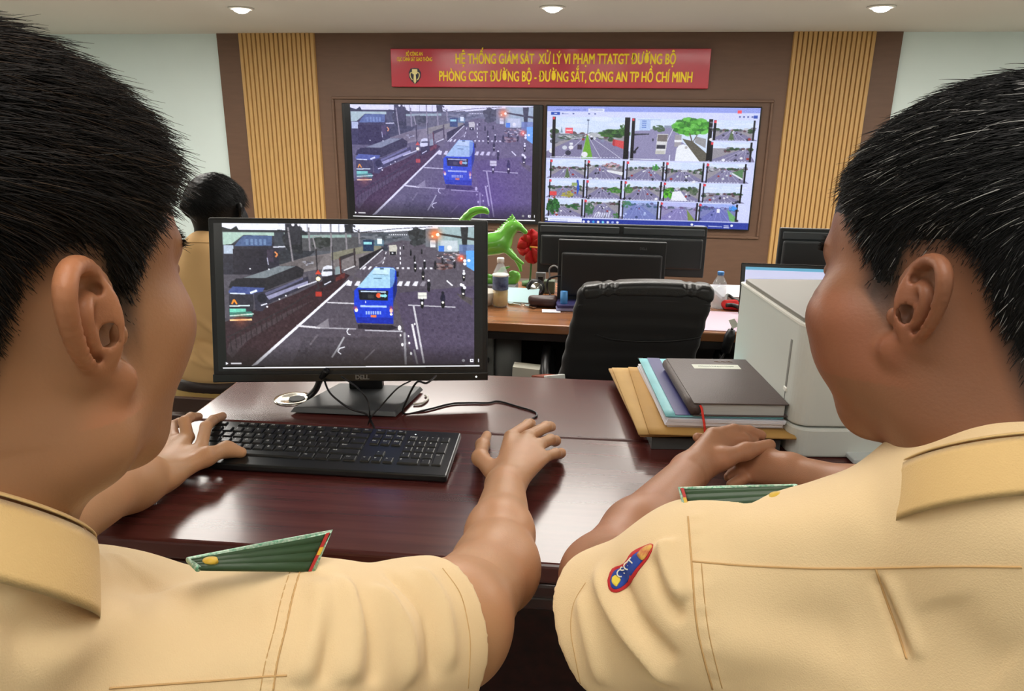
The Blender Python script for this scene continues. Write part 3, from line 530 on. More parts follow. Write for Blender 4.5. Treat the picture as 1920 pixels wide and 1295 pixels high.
for nm, a, b in (('baseboard_left', (RX0, RY0, 0), (RX0+.012, DW, .09)), ('baseboard_right', (RX1-.012, RY0, 0), (RX1, DW, .09))): struct(nm, a, b, sk)
# ------------------------------------------------ banner
red = mat('banner_red', (178, 16, 44), .32, coat=.3); gold = mat('letter_gold', (255, 226, 30), .5)
bx0, bx1, bz0, bz1 = X(-.289), X(.122), H+X(.046), H+X(.093)
ban = empty('banner', ((bx0+bx1)/2, yb-.03, (bz0+bz1)/2), 0, 'long red banner board with yellow Vietnamese lettering above the two wall screens', 'banner')
bw, bh = bx1-bx0, bz1-bz0
MB().box((-bw/2, -.02, -bh/2), (bw/2, .03, bh/2), bev=.004).build('board', red, ban)
L = lambda x, z: wallM(x, -.0215, z)
def ban_text(name, s, size, x, z, width, bold=.0034):
    m0 = text_mesh(s, size, Matrix.Identity(4), 0); ms = []
    for ox in (-1, 0, 1):
        for oy in (-1, 1): q = m0.copy(); q.transform(Matrix.Translation((ox*bold, oy*bold*.45, .0004*len(ms)))); ms.append(q)
    me = join_meshes(ms); vs = np.array([v.co for v in me.vertices]); wd = vs[:, 0].max()-vs[:, 0].min(); cx = (vs[:, 0].max()+vs[:, 0].min())/2
    me.transform(L(x, z) @ Matrix.Diagonal((width/wd, 1, 1, 1)) @ Matrix.Translation((-cx, 0, 0))); return mesh_obj(name, me, gold, ban)
u = bw/593.0   # banner spans 593 px in the photo
ban_text('lettering', 'HỆ THỐNG GIÁM SÁT  XỬ LÝ VI PHẠM TTATGT ĐƯỜNG BỘ', .112, (1066-1034)*u, .068, 406*u)
ban_text('lettering', 'PHÒNG CSGT ĐƯỜNG BỘ - ĐƯỜNG SẮT, CÔNG AN TP HỒ CHÍ MINH', .112, (1066-1034)*u, -.068, 470*u)
ban_text('small_lettering', 'BỘ CÔNG AN', .042, (784-1034)*u, .108, 32*u, .0012); ban_text('small_lettering', 'CỤC CẢNH SÁT GIAO THÔNG', .042, (784-1034)*u, .066, 68*u, .0012)
ink = mat('emblem_dark', (34, 34, 52), .5); em = MB(); ex, ez = (784-1034)*u, -.055
for sd in (-1, 1): em.prism([(sd*a, b) for a, b in ((0, .055), (.034, .05), (.052, .02), (.05, -.02), (.03, -.05), (0, -.075))][::sd], .003, L(ex, ez))
eo = em.build('emblem', ink, ban); gm = MB(); cream = mat('emblem_cream', (226, 214, 150), .5)
gm.prism([(-.022, .045), (-.024, .02), (-.018, .005), (.018, .005), (.024, .02), (.022, .045)], .005, L(ex, ez)); gm.prism([(-.008, .005), (-.012, -.05), (0, -.072), (.012, -.05), (.008, .005)], .005, L(ex, ez))
for sd in (-1, 1):
    A = [Vector((sd*(.02+.02*math.sin(t)), -.012-.03*math.cos(t+.4), .004)) for t in np.linspace(0, 3.0, 9)]; gm.tube([L(ex, ez) @ p for p in A], .005, 6)
gm.build('emblem_figure', cream, eo)
# ------------------------------------------------ wall displays
bez = mat('display_bezel', (22, 22, 24), .35); pic = traffic_picture(.2)
tvz0, tvz1 = H+X(-.131), H+X(.025); tvh = tvz1-tvz0; tvw = .2735*DW
def display(x, A, lab, m, mx):
    t = empty('wall_display', (x, yb-.045, (tvz0+tvz1)/2), 0, lab, 'screen', 'large screens on the wall')
    MB().box((-tvw/2, 0, -tvh/2), (tvw/2, .045, tvh/2), bev=.006).build('casing', bez, t)
    me = screen_mesh(A, tvw-mx, tvh-.02); me.transform(Matrix.Translation((0, -.002, 0))); mesh_obj('screen', me, m, t); return t
display(X(-.360)+tvw/2, pic, 'large left wall screen showing a blue bus on a road', screen_mat('display_video', 1.3), .05)
display(X(.191)-tvw/2, grid_picture(), 'large right wall screen showing a grid of road camera views', screen_mat('display_grid', 1.05), .025)
# ------------------------------------------------ front desk
desk_m = mat('desk_top_wood', (92, 46, 42), .25, col2=(72, 32, 30), vscale=9, stretch=(.35, 7, 1), coat=.15, spec=.5, detail=8)
desk_d = mat('desk_body_wood', (70, 26, 22), .3, col2=(44, 14, 12), vscale=6, stretch=(6, .6, 6), coat=.4)
desk = empty('office_desk', (-.37, 1.21, 0), 0.035, 'glossy dark red wooden desk that the two officers sit at', 'desk')
dx0, dx1, dy0, dy1 = -.44, 1.75, -.375, .385
def desk_slab(y0, y1, z0, z1):
    return MB().box((dx0, y0, z0), (dx1, y1, z1), bev=.006)
desk_slab(dy0, .045, .728, .76).build('desktop', desk_m, desk, bevel=0); desk_slab(.0465, dy1, .728, .76).build('rear_desktop', desk_m, desk)
eg = MB()
for (z0, z1, o) in ((.700, .728, .0), (.672, .700, -.012)): eg.box((dx0-o, dy0-o+.004, z0), (dx1+o, dy0+.05, z1), bev=.008)
eg.build('edge_moulding', desk_d, desk)
MB().box((dx0+.05, dy0+.36, .02), (dx1-.05, dy0+.385, .70)).build('modesty_panel', desk_d, desk)
for x in (dx0+.03, dx1-.08): MB().box((x, dy0+.06, 0), (x+.045, dy1-.03, .728), bev=.004).build('side_panel', desk_d, desk)
chrome = mat('chrome', (214, 212, 204), .18, metal=1.0); steel_d = mat('grommet_hole', (20, 20, 20), .6)
gp = Pz(550, 748, .76); gl = desk.matrix_basis.inverted() @ Matrix.Rotation(0, 4, 'Z')
GI = (Matrix.Translation((-.37, 1.21, 0)) @ Matrix.Rotation(.035, 4, 'Z')).inverted(); g = GI @ gp
go = MB().lathe([(.0001, .7615), (.026, .7615), (.030, .763), (.040, .762), (.0405, .7602)], 32, Matrix.Translation((g.x, g.y, 0))).build('cable_grommet', chrome, desk, True)
MB().lathe([(.0001, .7628), (.017, .7628), (.017, .7617)], 20, Matrix.Translation((g.x+.008, g.y, 0))).build('hole', steel_d, go)
# ------------------------------------------------ computer monitor
black = mat('black_plastic', (20, 20, 22), .42, bump=.05); black_g = mat('black_gloss', (14, 14, 16), .25); grey_m = mat('stand_grey', (78, 80, 82), .45, metal=.25)
mon = empty('computer_monitor', (-.495, 1.385, .762), .035, 'black monitor on the front desk playing a video of a blue bus', 'monitor')
mw, mh = .57, .338
MM = (Matrix.Translation((-.495, 1.385, .762)) @ Matrix.Rotation(.035, 4, 'Z')).inverted() @ TR((-.515, 1.41, .974), math.radians(12), math.radians(-11.6), math.radians(.5))
MB().box((-mw/2, 0, -mh/2), (mw/2, .03, mh/2), MM, bev=.004).box((-mw/2+.06, .03, -mh/2+.05), (mw/2-.06, .052, mh/2-.06), MM, bev=.01).build('casing', black, mon)
MB().box((-mw/2, -.004, -mh/2), (mw/2, 0, -mh/2+.017), MM, bev=.0015).build('lower_bezel', black_g, mon)
me = screen_mesh(traffic_picture(0, 1.18), mw-.022, mh-.034); me.transform(MM @ Matrix.Translation((0, -.0012, .006))); mesh_obj('screen', me, screen_mat('monitor_video', 1.35), mon)
me = text_mesh('DELL', .013, MM @ wallM(.02, -.0042, -mh/2+.0085), .0003); mesh_obj('logo', me, mat('logo_grey', (120, 122, 124), .3, metal=.6), mon)
MB().lathe([(.0001, 0), (.0018, 0), (.0018, .001)], 10, MM @ wallM(mw/2-.025, -.0042, -mh/2+.008)).build('power_light', mat('power_led', (255, 255, 250), .4, emit=2.0), mon)
MB().box((-.035, .040, .010), (.038, .065, .205), TR((0, 0, 0), .1), bev=.004).build('stand_neck', black_g, mon)
st = MB(); zt = .012
st.add([(-.125, -.085, .0015), (.095, -.082, .0015), (.118, .075, .002), (-.075, .075, .002), (-.118, -.08, .011), (.09, -.077, .011), (.112, .07, zt), (-.07, .07, zt)],
       [(0, 1, 5, 4), (1, 2, 6, 5), (2, 3, 7, 6), (3, 0, 4, 7), (4, 5, 6, 7), (3, 2, 1, 0)])
st.build('stand_base', grey_m, mon, bevel=.0015)
# ------------------------------------------------ cables on the front desk
cab = mat('cable_black', (18, 17, 18), .45)
def cable(name, pts, r, lab, m=cab, n=6, cat='cable', group=None):
    o = MB().tube(pts, r, n, smooth=6).build(name, m, None, True); return tag(o, lab, cat, group)
dz = .7625
cable('cable', [Py(608, 712, 1.355)]+[Pt(620, 738, 1.44), Pt(655, 765, 1.42), Pz(690, 776, .774)+Vector((0, -.01, .004)), Pz(697, 792, dz), Pz(703, 808, dz), Pz(700, 822, dz)], .0021, 'black cable from left under the monitor bezel down behind the keyboard')
cable('cable', [Py(640, 706, 1.34), Pt(672, 728, 1.40), Pt(690, 752, 1.40), Pt(693, 776, 1.40), Pz(694, 790, dz)], .0016, 'thin black cable crossing in front of the monitor stand neck')
cable('cable', [Py(770, 714, 1.355), Pt(745, 728, 1.42), Pt(715, 760, 1.42), Pt(697, 780, 1.41), Pz(690, 795, dz)], .0016, 'black cable running diagonally right to left over the monitor base')
cable('cable', [Py(818, 704, 1.34), Pt(800, 718, 1.42), Pt(782, 716, 1.44), Pt(765, 745, 1.46), Pz(757, 775, dz), Pz(800, 768, dz), Pz(845, 757, dz), Pz(880, 755, dz), Pz(915, 755, dz), Pz(935, 752, dz), Pz(975, 763, dz), Pz(1003, 772, dz), Pz(1006, 780, dz), Pz(998, 788, dz)+Vector((0, 0, .004)), Pt(985, 800, 1.29)], .0021, 'long black mouse cable curving right across the desk to the mouse')
cable('cable', [Pz(578, 745, .764), Pt(592, 730, 1.55), Pt(600, 712, 1.52), Pt(612, 695, 1.5)], .007, 'thick black cable bundle coming out of the desk grommet')
cable('hook', [Pz(775, 757, .763), Pz(790, 756, .763), Pz(800, 750, .763), Pz(802, 744, .763), Pz(797, 741, .763)], .0024, 'small white plastic hook on the desk beside the monitor base', mat('white_plastic', (214, 210, 200), .4), cat='hook')
# ------------------------------------------------ keyboard
kb = empty('keyboard', (-.705, 1.035, .7605), .032, 'black full-size keyboard lying in front of the monitor', 'keyboard')
KW, KD = .468, .150; slope = .012/KD
KM = Matrix(((1, 0, 0, 0), (0, 1, 0, 0), (0, slope, 1, .002), (0, 0, 0, 1)))
kbm = mat('keyboard_black', (24, 26, 27), .3); keym = mat('key_black', (30, 32, 33), .33)
MB().box((0, 0, 0), (KW, KD, .012), KM, bev=.003).build('base', kbm, kb)
U = .01985; keys = []  # (x units, row y, width units)
rows = [[(0, 1), (2, 1), (3, 1), (4, 1), (5, 1), (6.5, 1), (7.5, 1), (8.5, 1), (9.5, 1), (11, 1), (12, 1), (13, 1), (14, 1), (15.25, 1), (16.25, 1), (17.25, 1)],
        [(i, 1) for i in range(13)]+[(13, 2), (15.25, 1), (16.25, 1), (17.25, 1), (18.5, 1), (19.5, 1), (20.5, 1), (21.5, 1)],
        [(0, 1.5)]+[(1.5+i, 1) for i in range(12)]+[(13.5, 1.5), (15.25, 1), (16.25, 1), (17.25, 1), (18.5, 1), (19.5, 1), (20.5, 1), (21.5, 1, 2)],
        [(0, 1.75)]+[(1.75+i, 1) for i in range(11)]+[(12.75, 2.25), (18.5, 1), (19.5, 1), (20.5, 1)],
        [(0, 2.25)]+[(2.25+i, 1) for i in range(10)]+[(12.25, 2.75), (16.25, 1), (18.5, 1), (19.5, 1), (20.5, 1), (21.5, 1, 2)],
        [(0, 1.25), (1.25, 1.25), (2.5, 1.25), (3.75, 6.25), (10, 1.25), (11.25, 1.25), (12.5, 1.25), (13.75, 1.25), (15.25, 1), (16.25, 1), (17.25, 1), (18.5, 2), (20.5, 1)]]
leg = ['E    F F F F F F F F F F F F P S B', '`1234567890-=← I H P N/*-', '⇥QWERTYUIOP[]\\ D E P 789+', 'ASDFGHJKL', 'ZXCVBNM', '']
ky = [.131, .1075, .0880, .0685, .0490, .0180+.0115]
legs_txt = [['', 'F1', 'F2', 'F3', 'F4', 'F5', 'F6', 'F7', 'F8', 'F9', 'F10', 'F11', 'F12', 'Prt', 'Scr', 'Brk'], list('`1234567890-=')+['Back', 'Ins', 'Hm', 'PU', 'Nm', '/', '*', '-'],
            ['Tab']+list('QWERTYUIOP[]')+['\\', 'Del', 'End', 'PD', '7', '8', '9', '+'], ['Caps']+list("ASDFGHJKL;'")+['Enter', '4', '5', '6'], ['Shift']+list('ZXCVBNM,./')+['Shift', '^', '1', '2', '3', 'Ent'],
            ['Ctrl', '', 'Alt', '', 'Alt', '', '', 'Ctrl', '<', 'v', '>', '0', '.']]
mouse_k = 0; legends = []; key_list = []
for r, row in enumerate(rows):
    for i, kk in enumerate(row):
        x, wu = kk[0], kk[1]; hh = .0165 if r else .0115; y0 = ky[r]-(.0195 if len(kk) > 2 else 0); y1 = ky[r]+hh; x0 = .008+x*U+.0012; x1 = .008+(x+wu)*U-.0018; q = .0022
        z0, z1 = .0112, .0152
        vs = [(x0, y0, z0), (x1, y0, z0), (x1, y1, z0), (x0, y1, z0), (x0+q*.3, y0+q*.4, z1-.0012), (x1-q*.3, y0+q*.4, z1-.0012), (x1-q*.3, y1-q*.4, z1-.0006), (x0+q*.3, y1-q*.4, z1-.0006), (x0+q, y0+q, z1), (x1-q, y0+q, z1), (x1-q, y1-q, z1), (x0+q, y1-q, z1)]
        fs = [(0, 1, 5, 4), (1, 2, 6, 5), (2, 3, 7, 6), (3, 0, 4, 7), (4, 5, 9, 8), (5, 6, 10, 9), (6, 7, 11, 10), (7, 4, 8, 11), (8, 9, 10, 11)]
        key_list.append(([KM @ Vector(v) for v in vs], fs, x0, r)); t = legs_txt[r][i]
        if t: legends.append(text_mesh(t, .0065 if len(t) < 3 else .0042, KM @ Matrix.Translation((x0+.0035, y1-.0055, z1+.0001)), .00008, align='LEFT', ext=.00003))
key_list.sort(key=lambda k: -k[2]); rest = MB()
for n_, (vs, fs, x0, r) in enumerate(key_list):
    if n_ < 98: MB().add(vs, fs).build('key', keym, kb)
    else: rest.add(vs, fs)
tag(rest.build('corner_keys', keym, kb), kind='stuff')
mesh_obj('key_legends', join_meshes(legends), mat('legend_white', (200, 204, 206), .6), kb)
for k in range(3):
    MB().lathe([(.0001, .0124), (.0012, .0124), (.0012, .0119)], 8, KM @ Matrix.Translation((.386+k*U, .134, 0))).build('indicator_light', mat('led_lit' if k == 0 else 'led_off', (230, 240, 240) if k == 0 else (70, 74, 76), .4, emit=2.0 if k == 0 else 0), kb)
# ------------------------------------------------ mouse under the hand
so = Solid((-.22, 1.02, .755), (-.06, 1.22, .82), .0022); mc = Pz(975, 850, .762)
so.M = TR((mc.x+.004, mc.y+.012, .762), -.12); so.ell((0, 0, .006), (.031, .056, .028), k=.004); so.half((0, 0, .762), (0, 0, -1)); V, Q = so.mesh(1)
tag(solid_obj('computer_mouse', V, Q, mat('mouse_black', (18, 18, 19), .7)), 'black computer mouse under the right hand of the left officer', 'mouse')
# ------------------------------------------------ papers beside the printer
pk = TR((.098, 1.222, .761), .105)
def sheet(w, d, z0, z1, M, bev=0): return MB().box((0, 0, z0), (w, d, z1), M, bev=bev)
ST = lambda dx, dy, rz: pk @ Matrix.Translation((dx, dy, 0)) @ Matrix.Rotation(rz, 4, 'Z')
t = empty('document_tray', (0, 0, 0), 0, 'flat dark grey document tray under the brown envelopes', 'tray'); grey_tray = mat('tray_grey', (74, 76, 76), .5)
tb = MB(); Mt = ST(.01, .015, .0)
tb.box((0, 0, 0), (.235, .33, .004), Mt); tb.build('tray_base', grey_tray, t); MB().box((0, 0, .004), (.235, .004, .022), Mt).box((0, .004, .004), (.004, .33, .022), Mt).box((.231, .004, .004), (.235, .33, .022), Mt).box((.004, .326, .004), (.231, .33, .022), Mt).build('tray_rim', grey_tray, t)
kraft = mat('kraft_paper', (190, 150, 88), .75, var=.12, vscale=15)
def floppy(w, d, z, M, th, seed, nx=10, ny=12, amp=.002, skew=.0):
    r = random.Random(seed); a, b, c = r.random()*6, r.random()*6, r.random()*6; vt = []; f = []
    for j in range(ny+1):
        for i in range(nx+1):
            u_, v_ = i/nx, j/ny; h = amp*(math.sin(3*u_+a)*math.cos(2.5*v_+b)+1)*(abs(u_-.5)+abs(v_-.5))
            vt.append(M @ Vector((u_*w+skew*v_, v_*d, z+h)))
    for j in range(ny):
        for i in range(nx): q = j*(nx+1)+i; f.append((q, q+1, q+nx+2, q+nx+1))
    b_ = MB().add(vt, f); n0 = len(vt); up = [v+Vector((0, 0, th)) for v in vt]; b_.add(up, f)
    ring = [i for i in range(nx+1)]+[j*(nx+1)+nx for j in range(1, ny+1)]+[ny*(nx+1)+i for i in range(nx-1, -1, -1)]+[j*(nx+1) for j in range(ny-1, 0, -1)]
    for k in range(len(ring)): p_, q_ = ring[k], ring[(k+1) % len(ring)]; b_.f.append((p_, q_, n0+q_, n0+p_))
    return b_
for k, (dx, dy, rz, z, sh, lab) in enumerate(((-.012, .012, .05, .0245, (176, 138, 82), 'brown paper envelope at the bottom of the paper stack'), (-.016, .008, .02, .0290, (196, 158, 96), 'brown paper envelope second from the bottom of the stack'), (.002, .0, -.03, .0335, (186, 144, 80), 'wide brown paper envelope directly under the white folder'))):
    o = floppy(.262 if k == 2 else .25, .375, z, ST(dx, dy, rz), .0035, k+3, amp=.0006 if k < 2 else .001).build('envelope', mat('kraft_paper_%d' % k, sh, .75, var=.1, vscale=15), None, True); tag(o, lab, 'envelope', 'brown envelopes in the paper stack')
for k, (dx, dy, rz, z, lab) in enumerate(((.040, .030, .02, .0405, 'bottom sheaf of white papers in the stack'), (.034, .024, .0, .0475, 'middle sheaf of white papers in the stack'), (.037, .022, -.012, .0550, 'white sheaf of papers directly under the blue folder'))):
    o = MB()
    for q in range(3): o.box((q*.0007, -q*.0008, z-.0035+q*.0023), (.214+q*.0007, .335, z-.0035+q*.0023+.0020), ST(dx, dy, rz+q*.004))
    tag(o.build('paper_sheaf', mat('paper_white', (226, 226, 236), .7, var=.04, vscale=30), None), lab, 'papers', 'white sheaves in the paper stack')
bf = empty('document_folder', (0, 0, 0), 0, 'pale turquoise folder with a dark blue spine strip under the notebook', 'folder'); Mb = ST(.034, .024, .0)
floppy(.214, .338, .0600, Mb, .0028, 9, amp=.0004).build('cover', mat('folder_teal', (134, 204, 214), .5, var=.15, vscale=18), bf, True)
MB().box((.018, 0.0005, .0645), (.046, .337, .0650), Mb).build('spine_strip', mat('folder_navy', (58, 58, 118), .5), bf)
for i in range(5): MB().box((.052+i*.003, .04+i*.055, .0650), (.066+i*.003, .065+i*.055, .0652), Mb).build('printed_label', mat('label_pale', (196, 234, 240), .5), bf)
pr = MB()
for i in range(3): pr.tube([Mb @ Vector((.058+.02*i/3+.004*math.sin(q*2), .03+i*.1+q*.03, .0653)) for q in range(4)], .0006, 4)
pr.build('printed_lines', mat('ink_black', (40, 50, 60), .6), bf)
nb = empty('notebook', (0, 0, 0), 0, 'dark brown leather notebook with a white name label on top of the stack', 'notebook'); Mn = ST(.082, .018, .01)
lea = mat('notebook_leather', (84, 72, 70), .5, bump=.25, bscale=350, var=.08, vscale=12)
nw, nd = .172, .262
cv = MB().box((0, 0, .0655), (nw, nd, .0675), Mn, bev=.0008).box((0, 0, .0885), (nw, nd, .0910), Mn, bev=.0008)
sp_pts = [Mn @ Vector((.004, y, .0782)) for y in np.linspace(.0015, nd-.0015, 6)]; cv.tube(sp_pts, .0120, 14, flat=1.0); cv.build('cover', lea, nb, True)
MB().box((.003, .004, .0676), (nw-.006, nd-.004, .0884), Mn).build('pages', mat('page_edge', (186, 188, 186), .8, var=.15, vscale=900, stretch=(.02, .02, 1)), nb)
MB().box((.045, .195, .0911), (.142, .222, .0914), Mn).build('name_label', mat('label_white', (226, 230, 218), .6), nb)
def scribble(x0, x1, y, z, h, seed):
    r = random.Random(seed); n = 46
    return [Mn @ Vector((x0+(x1-x0)*i/n+.0012*math.sin(i*1.9), y+h*math.sin(i*2.3+r.random())*(.5+.5*r.random()), z)) for i in range(n)]
MB().tube(scribble(.056, .132, .209, .0916, .0028, 3), .00035, 4).build('label_writing', mat('ink_green', (80, 110, 96), .6), nb); MB().tube(scribble(.098, .138, .242, .0912, .0030, 5), .00045, 4).build('embossed_title', mat('emboss_brown', (118, 88, 60), .5), nb)
rb = [Mn @ Vector(p) for p in ((.012, .004, .086), (.013, -.006, .083), (.015, -.012, .070), (.018, -.016, .055), (.020, -.018, .040), (.022, -.019, .030))]
MB().tube(rb, .0024, 6, smooth=4, flat=.35).build('bookmark_ribbon', mat('ribbon_red', (230, 58, 44), .5), nb, True)
# ------------------------------------------------ printer
prn = empty('printer', (.354, 1.24, .761), .13, 'light grey office printer on the right of the front desk', 'printer')
pg = mat('printer_grey', (206, 210, 204), .5, bump=.04); pdk = mat('printer_top', (112, 108, 100), .42, var=.06, vscale=5)
pw, pd_, ph = .40, .375, .25
prof = [(0, .0), (0, .052)]
# body: profile with rounded front-left corner seen in plan, lower plinth slightly proud
def rcorner(x0, y0, x1, y1, r, n=8):
    pts = []
    for cx, cy_, a0 in ((x0+r, y0+r, math.pi), (x1-r, y0+r, 1.5*math.pi), (x1-.01, y1-.01, 0), (x0+.01, y1-.01, .5*math.pi)):
        rr = r if cy_ == y0+r else .01
        for k in range(n+1): a = a0+k/n*math.pi/2; pts.append((cx+rr*math.cos(a), cy_+rr*math.sin(a)))
    return pts
MB().prism(rcorner(0, 0, pw, pd_, .035), .055, Matrix.Translation((0, 0, 0))).build('lower_case', pg, prn, bevel=.004)
MB().prism(rcorner(.0, .004, pw, pd_, .032), .185, Matrix.Translation((0, 0, .058))).build('upper_case', pg, prn, bevel=.004)
MB().prism(rcorner(.006, .010, pw-.006, pd_-.006, .028), .009, Matrix.Translation((0, 0, .243))).build('top_panel', pdk, prn, bevel=.002)
MB().prism(rcorner(-.0012, .002, pw+.001, pd_+.001, .034), .004, Matrix.Translation((0, 0, .2395))).build('top_edge_trim', mat('trim_pale', (236, 236, 228), .4), prn)
MB().box((-.0012, .055, .115), (.004, .0625, .205), bev=.001).build('side_groove', mat('groove_grey', (140, 140, 136), .6), prn)
MB().box((-.0025, .052, .106), (.004, .0665, .114), bev=.0015).build('release_latch', mat('trim_pale', (236, 236, 228), .4), prn)
MB().box((-.0008, .0585, .058), (.002, .0593, .106)).build('panel_seam', mat('seam_grey', (120, 120, 116), .7), prn)
MB().add([(.20, .10, .2525), (.34, .10, .2525), (.34, .27, .2525), (.14, .27, .2525)], [(0, 1, 2, 3)]).build('output_slot', mat('slot_dark', (20, 18, 18), .6), prn, solid=.0008)
MB().tube([(.10, .15, .2524), (.10, .06, .2524), (.22, .06, .2524), (.22, .10, .2524)], .0011, 4).build('panel_outline', mat('slot_dark', (20, 18, 18), .6), prn)
MB().box((.10, -.03, .002), (pw-.06, .02, .012), bev=.003).build('paper_tray_lip', mat('tray_white', (200, 206, 206), .4), prn)
# ------------------------------------------------ second desk with its clutter
wood2 = mat('far_desk_wood', (158, 108, 70), .25, col2=(126, 80, 50), vscale=6, stretch=(.4, 6, 1), coat=.3, detail=6)
dk = mat('far_desk_dark', (24, 20, 20), .5)
D2 = .75
t = empty('back_desk', (.35, 2.10, 0), 0, 'brown wooden desk further back covered with clutter and monitors', 'desk')
MB().box((-1.15, 0, .722), (1.25, .62, .75), bev=.004).build('desktop', wood2, t); MB().box((-1.15, -.002, .700), (1.25, .025, .722)).box((-1.12, .55, .08), (1.22, .57, .722)).build('dark_front_panel', dk, t)
MB().box((-1.14, .02, 0), (-1.11, .60, .722)).build('side_panel', dk, t); MB().box((1.20, .02, 0), (1.23, .60, .722)).build('side_panel', dk, t)
# desk mat, papers
def flat(name, p, w, d, h, rz, m, lab, cat, bev=0):
    o = MB().box((-w/2, -d/2, 0), (w/2, d/2, h), bev=bev).build(name, m); o.location = p; o.rotation_euler = (0, 0, rz); return tag(o, lab, cat)
p = Pz(1355, 583, D2); flat('desk_mat', (p.x+.10, 2.24, D2+.0005), .42, .24, .0015, 0, mat('mat_pink', (206, 180, 196), .6), 'pinkish writing mat on the back desk right of the chair', 'mat')
p = Pz(1378, 553, D2); flat('papers', (p.x+.06, p.y+.02, D2+.001), .26, .2, .012, .1, mat('paper_white', (226, 226, 236), .7), 'white papers on the back desk just behind the red cloth', 'papers')
cable('cable', [Pz(1360, 567, D2+.02), Pz(1364, 553, D2+.03), Pz(1376, 560, D2+.02), Pz(1392, 566, D2+.02), Pz(1405, 572, D2+.01)], .006, 'black looped cable on the papers beside the printer')
cable('cable', [Pz(1362, 572, D2+.02), Pz(1375, 572, D2+.02), Pz(1392, 578, D2+.02)], .007, 'thick black cable between the white papers and the red cloth')
# red cloth
b = MB(); p = Pz(1378, 580, D2)
so = Solid((p.x-.09, p.y-.06, D2-.01), (p.x+.10, p.y+.06, D2+.05), .004)
for a, c, r in (((-.03, .01, .012), (.05, -.005, .010), .014), ((-.03, -.012, .012), (.055, -.015, .008), .011), ((-.035, .0, .018), (.0, .005, .024), .013), ((.02, .02, .01), (.07, .01, .008), .009)): so.cap(p+Vector(a)-Vector((0, 0, D2))+Vector((0, 0, D2-p.z+p.z)), p+Vector(c), r, r*.7, k=.008)
so.half((0, 0, D2+.001), (0, 0, -1)); V, Q = so.mesh(1); tag(solid_obj('cloth', V, Q, mat('cloth_red', (206, 34, 34), .8)), 'crumpled red cloth on the back desk beside the printer', 'cloth')
# cable plug hanging at the desk front with its white tag
t = empty('power_plug', (0, 0, 0), 0, 'black power plug with a white paper tag hanging from the back desk beside the printer', 'plug')
a, c = Py(1372, 618, 2.07), Py(1360, 660, 2.07); MB().tube([Py(1378, 604, 2.085), a], .004, 6).tube([a, a+(c-a)*.3, c], [.010, .016, .013], 10).build('plug', black, t, True)
MB().tube([c, Py(1340, 690, 2.06), Py(1325, 700, 2.05), Py(1318, 716, 2.04)], .004, 6, smooth=5).build('cord', cab, t, True)
wt = MB(); A_ = [Py(1366, 600, 2.06), Py(1377, 597, 2.06), Py(1386, 611, 2.06), Py(1373, 616, 2.06)]; wt.add(A_, [(0, 1, 2, 3)]); wt.build('paper_tag', mat('label_white', (226, 230, 218), .6), t, solid=.002)
# monitors seen from behind
def mon_back(name, p0, w, h, y, lab, mat_, foot=True, rz=0.0):
    """p0: lower left corner, w x h, faces away"""
    t = empty(name, (p0[0]+w/2, y, D2), rz, lab, 'monitor'); z0 = p0[2]-D2
    MB().box((-w/2, 0, z0), (w/2, .016, z0+h), bev=.004).build('panel', mat_, t)
    MB().box((-w/2+.012, -.018, z0+.03), (w/2-.012, .0, z0+h-.04), bev=.008).build('back_cover', mat_, t)
    return t, z0
mb1 = mat('monitor_back', (44, 48, 50), .45); mb2 = mat('monitor_back_dark', (34, 36, 38), .5)
t, z0 = mon_back('computer_monitor', (-.226, 0, .834), .572, .175, 2.49, 'wide black monitor on the back desk seen from behind', mb1)
for s_ in (-1, 1): MB().box((s_*.142-.135, -.006, z0+.142), (s_*.142+.135, .002, z0+.166), bev=.003).build('vent_strip', mat('vent_grey', (72, 78, 82), .4), t)
MB().box((-.04, .0, .004), (.04, .012, z0+.02)).build('stand_neck', mb2, t); MB().box((-.12, -.06, 0), (.12, .09, .008), bev=.003).build('stand_base', mb2, t)
t, z0 = mon_back('computer_monitor', (-.145, 0, .757), .35, .215, 2.36, 'smaller black monitor back standing in front of the wide monitor', mb2)
MB().box((-.08, -.04, 0), (.08, .06, .008), bev=.002).build('stand_base', mb2, t); me = text_mesh('DELL', .011, wallM(.10, -.0185, z0+.195), 0); mesh_obj('logo', me, mat('logo_dim', (96, 98, 100), .4), t)
t, z0 = mon_back('computer_monitor', (.583, 0, .80), .42, .212, 2.5, 'dark monitor back standing behind the laptop in front of the right slats', mb1)
MB().box((-.04, .0, .004), (.04, .012, z0+.02)).build('stand_neck', mb2, t); MB().box((-.1, -.06, 0), (.1, .07, .008), bev=.003).build('stand_base', mb2, t); MB().box((-.20, -.006, z0+.175), (.20, .0, z0+.20), bev=.003).build('vent_strip', mat('vent_grey', (72, 78, 82), .4), t)
# laptop behind the printer (screen towards the camera)
t = empty('laptop', (.60, 2.18, D2+.003), 0, 'open laptop with a pale screen behind the printer', 'laptop')
LM = Matrix.Translation((0, .10, .012)) @ Matrix.Rotation(math.radians(-12), 4, 'X')
MB().box((-.165, -.13, 0), (.165, .10, .016), bev=.003).build('keyboard_base', black, t); MB().box((-.165, 0, 0), (.165, .008, .162), LM, bev=.003).build('lid', black_g, t)
MB().box((-.152, -.0012, .012), (.152, 0, .150), LM).build('screen', mat('laptop_screen', (196, 200, 232), .3, emit=.75), t); MB().box((-.152, -.0018, .141), (.152, -.0012, .150), LM).build('window_bar', mat('laptop_bar', (96, 160, 190), .3, emit=.8), t)
